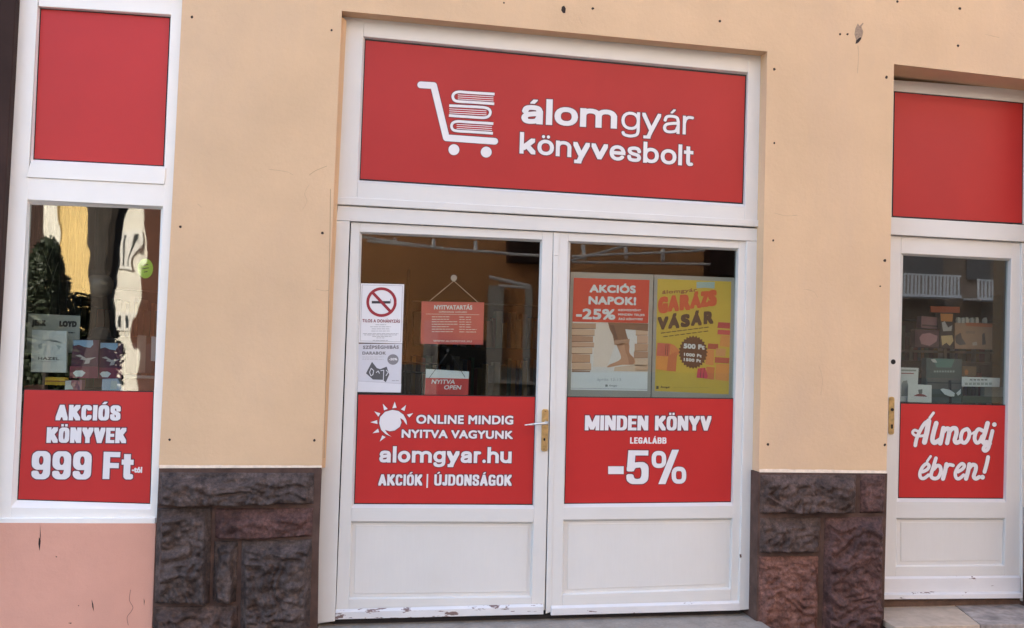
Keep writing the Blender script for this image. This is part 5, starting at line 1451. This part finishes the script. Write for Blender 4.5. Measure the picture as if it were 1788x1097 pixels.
Q('sticker', [m2b(796 + 42 * math.cos(t), 436 + 54 * math.sin(t)) for t in [k * math.pi / 14 for k in range(28)]], YWG + 0.007, 0.0008, flat('lime_green', (0.22, 0.52, 0.02)), gs)
Q('dark_rim', [m2b(790 + 48 * math.cos(t), 434 + 58 * math.sin(t)) for t in [k * math.pi / 14 for k in range(28)]], YWG + 0.009, 0.0008, flat('dark_green', (0.03, 0.06, 0.01)), gs)
for pts in ([(785, 418), (812, 414)], [(780, 438), (815, 432)], [(788, 456), (808, 452)]):
    V, F = merge(ribbon_geo(P(m2b, pts), 1.6, YWG + 0.0063, cap=False)); mk('sticker_print', V, F, flat('dark_green', (0.03, 0.06, 0.01)), gs)

# ================================================================ GOODS BEHIND THE RIGHT DOOR
m6 = mapper(1530, 400, 3.426)
YE = YRG + 0.10
zs2 = at(1660, 712, YE).z
s5 = thing('display_shelf', (at(1660, 712, YE).x, YE, zs2), 'display shelf inside the right door behind the red sticker', 'shelf')
xa, xb = at(1555, 712, YE).x, at(1800, 712, YE).x
box('board', xa, xb, YRG + 0.03, YRG + 0.6, zs2 - 0.03, zs2, mat('shelf_board', (0.30, 0.25, 0.20), 0.6), s5)
Q('upper_board', P(m6, [(150, 722), (700, 735), (700, 748), (150, 738)]), YE + 0.25, 0.2, mat('shelf_board', (0.30, 0.25, 0.20), 0.6), s5)
block('white leaflet with a small grey portrait at the lower left behind the right door', 'leaflet', 'leaflet', m6, [(146, 828), (254, 832), (244, 1036), (140, 1034)], YE - 0.02, 0.003, flat('white_cover', (0.72, 0.74, 0.74)),
      [('print', [(150, 860), (225, 862), (224, 868), (150, 866)], (0.35, 0.07, 0.07)), ('print', [(150, 840), (240, 842), (240, 852), (150, 850)], (0.3, 0.32, 0.3)),
       ('print', [(160, 910), (185, 905), (190, 940), (190, 1000), (150, 1000), (152, 930)], (0.30, 0.31, 0.30))])
block('white card with small red and grey emblem low behind the right door', 'card', 'card', m6, [(192, 928), (332, 934), (331, 1040), (188, 1036)], YE - 0.05, 0.003, flat('white_cover', (0.72, 0.74, 0.74)),
      [('print', [(222, 1000), (245, 988), (262, 985), (290, 992), (306, 1004), (262, 1002)], (0.30, 0.08, 0.08)), ('print', [(250, 962), (276, 958), (276, 985), (256, 988)], (0.18, 0.18, 0.17))])
tb_ = block('large teal book standing in the middle behind the right door', 'book', 'book', m6, [(300, 772), (512, 778), (512, 1042), (296, 1040)], YE + 0.02, 0.05, flat('teal_grey_cover', (0.070, 0.105, 0.105)),
      [('cover_print', [(340, 776), (470, 778), (450, 830), (360, 828)], (0.10, 0.22, 0.20)), ('cover_print', [(326, 780), (352, 778), (366, 800), (340, 798)], (0.6, 0.62, 0.58)),
       ('cover_print', [(306, 890), (508, 896), (508, 960), (304, 956)], (0.13, 0.125, 0.115)), ('cover_print', [(306, 915), (508, 920), (508, 926), (305, 922)], (0.04, 0.05, 0.05)),
       ('cover_print', [(306, 985), (508, 990), (508, 1010), (304, 1006)], (0.05, 0.08, 0.06))])
lines('fine_print', [P(m6, [(345 + k * 16, 852), (356 + k * 16, 853)]) for k in range(8)], 3.2, YE + 0.0185, flat('pale_teal_print', (0.35, 0.42, 0.42)), tb_)
block('thin black stick standing before the teal book', 'stick', 'stick', m6, [(438, 905), (449, 905), (452, 1042), (440, 1042)], YE - 0.03, 0.008, M_black, bn='rod')
for pts, lab in (([(384, 960), (400, 954), (440, 962), (470, 982), (468, 1002), (440, 1002), (410, 990)], 'left white paper leaf on the black stick'), ([(480, 982), (508, 956), (506, 985), (490, 998)], 'right small white paper leaf beside the black stick')):
    block(lab, 'paper_leaf', 'paper leaf', m6, pts, YE - 0.045, 0.003, flat('white_leaf', (0.60, 0.66, 0.70)), bn='leaf')
wl = block('long white paper strip with dark print at the lower right behind the right door', 'paper_strip', 'label', m6, [(513, 884), (742, 892), (738, 946), (512, 942)], YE - 0.01, 0.002, flat('white_cover', (0.66, 0.68, 0.64)))
lines('fine_print', [P(m6, [(560 + k * 22, 902), (576 + k * 22, 903)]) for k in range(5)], 2.4, YE - 0.011, I_grey, wl)
lines('fine_print', [P(m6, [(530 + k * 24, 926), (548 + k * 24, 926)]) for k in range(7)], 4.2, YE - 0.011, flat('pale_print', (0.40, 0.42, 0.40)), wl)
block('dark green box at the bottom right behind the right door', 'box', 'box', m6, [(515, 1000), (775, 1004), (774, 1044), (515, 1042)], YE + 0.01, 0.08, flat('dark_green_box', (0.06, 0.08, 0.045)))
block('grey packet standing at the far right behind the right door', 'packet', 'packet', m6, [(650, 940), (772, 944), (770, 1004), (648, 1002)], YE + 0.02, 0.04, flat('grey_packet', (0.26, 0.25, 0.22)))
block('small tan book with orange dot left of the grey packet', 'book', 'book', m6, [(515, 820), (600, 824), (598, 882), (514, 882)], YE + 0.06, 0.04, flat('tan_cover', (0.16, 0.105, 0.05)),
      [('cover_print', [(528, 850), (538, 838), (552, 850), (548, 872), (532, 872)], (0.42, 0.16, 0.04))])
ge = block('beige board game box with small dark figures on the upper shelf behind the right door', 'box', 'box', m6, [(470, 560), (696, 572), (694, 722), (470, 716)], YE + 0.12, 0.08, flat('beige_cover', (0.42, 0.24, 0.15)),
      [('print', [(535, 560), (694, 566), (694, 588), (536, 580)], (0.50, 0.15, 0.06)), ('print', [(474, 640), (505, 620), (512, 650), (538, 690), (500, 695), (476, 680)], (0.07, 0.06, 0.06)),
       ('print', [(634, 630), (648, 620), (656, 690), (634, 694)], (0.07, 0.055, 0.05)), ('print', [(535, 608), (592, 612), (590, 628), (535, 626)], (0.30, 0.18, 0.12)),
       ('print', [(575, 680), (600, 674), (606, 696), (576, 698)], (0.62, 0.5, 0.4))])
block('dark book with orange head band and white figure, centre of the upper shelf', 'book', 'book', m6, [(382, 500), (462, 504), (468, 716), (384, 712)], YE + 0.10, 0.05, flat('black_brown_cover', (0.05, 0.03, 0.025)),
      [('cover_print', [(384, 506), (460, 508), (455, 555), (388, 552)], (0.52, 0.20, 0.05)), ('cover_print', [(392, 560), (410, 552), (430, 590), (455, 575), (450, 610), (400, 612)], (0.45, 0.42, 0.40)),
       ('cover_print', [(388, 640), (455, 636), (462, 670), (440, 700), (420, 680), (395, 698)], (0.60, 0.42, 0.20))])
block('flat orange red banner above the upper shelf behind the right door', 'banner', 'banner', m6, [(326, 462), (500, 466), (500, 502), (326, 498)], YE + 0.16, 0.01, flat('orange_red_banner', (0.40, 0.085, 0.03)), bn='cloth')
block('dark wine book with pink badge at the left of the upper shelf', 'book', 'book', m6, [(232, 600), (378, 604), (376, 712), (230, 708)], YE + 0.11, 0.05, flat('wine_cover', (0.075, 0.025, 0.035)),
      [('cover_print', [(258, 650), (275, 628), (320, 622), (366, 640), (362, 672), (320, 700), (270, 688)], (0.42, 0.20, 0.22))])
block('pink and grey book leaning above the wine book on the upper shelf', 'book', 'book', m6, [(270, 520), (372, 530), (372, 598), (268, 592)], YE + 0.13, 0.05, flat('dusty_pink_cover', (0.26, 0.13, 0.14)),
      [('cover_print', [(275, 570), (368, 578), (368, 588), (274, 580)], (0.08, 0.04, 0.05))])
fg = thing('toy_figures', base_of(P(m6, [(480, 560), (670, 568)]), YE + 0.13), 'row of tiny white figures standing on the beige board game box', 'figurines')
for i, x in enumerate((496, 520, 545, 575, 605, 655)):
    Q('figure', P(m6, [(x - 8, 564), (x - 10, 545), (x - 3, 528 + (i % 2) * 5), (x + 6, 530), (x + 10, 548), (x + 8, 566)]), YE + 0.13, 0.02, flat('white_figure', (0.55, 0.50, 0.44)), fg)
# book shelves at the back of the shop
random.seed(11)
cols = [(0.25, 0.05, 0.04), (0.05, 0.09, 0.16), (0.30, 0.26, 0.2), (0.06, 0.12, 0.07), (0.32, 0.18, 0.05), (0.5, 0.48, 0.45), (0.08, 0.05, 0.05)]
bk = []
for (x0, side) in ((-3.2, 'left'), (0.6, 'middle'), (4.4, 'right')):
    bs = thing('book_shelf', (x0 + 1.2, 4.0, 0.1), 'dim wooden book shelf at the back of the shop, the %s one of three' % side, 'book shelf', 'book shelves at the back of the shop')
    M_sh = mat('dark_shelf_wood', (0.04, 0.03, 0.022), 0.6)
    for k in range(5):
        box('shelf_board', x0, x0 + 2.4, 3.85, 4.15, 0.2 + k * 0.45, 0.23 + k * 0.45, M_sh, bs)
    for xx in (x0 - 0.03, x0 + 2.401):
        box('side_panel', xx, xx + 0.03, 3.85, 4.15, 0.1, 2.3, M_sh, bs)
    for k in range(4):
        x = x0 + 0.03
        while x < x0 + 2.3:
            w = random.uniform(0.03, 0.07)
            c_ = random.choice(cols)
            box('book', x, x + w - 0.004, 3.87, 4.05, 0.231 + k * 0.45, 0.231 + k * 0.45 + random.uniform(0.22, 0.36), flat('p_%d_%d_%d' % tuple(int(c * 255) for c in c_), c_), bs)
            x += w
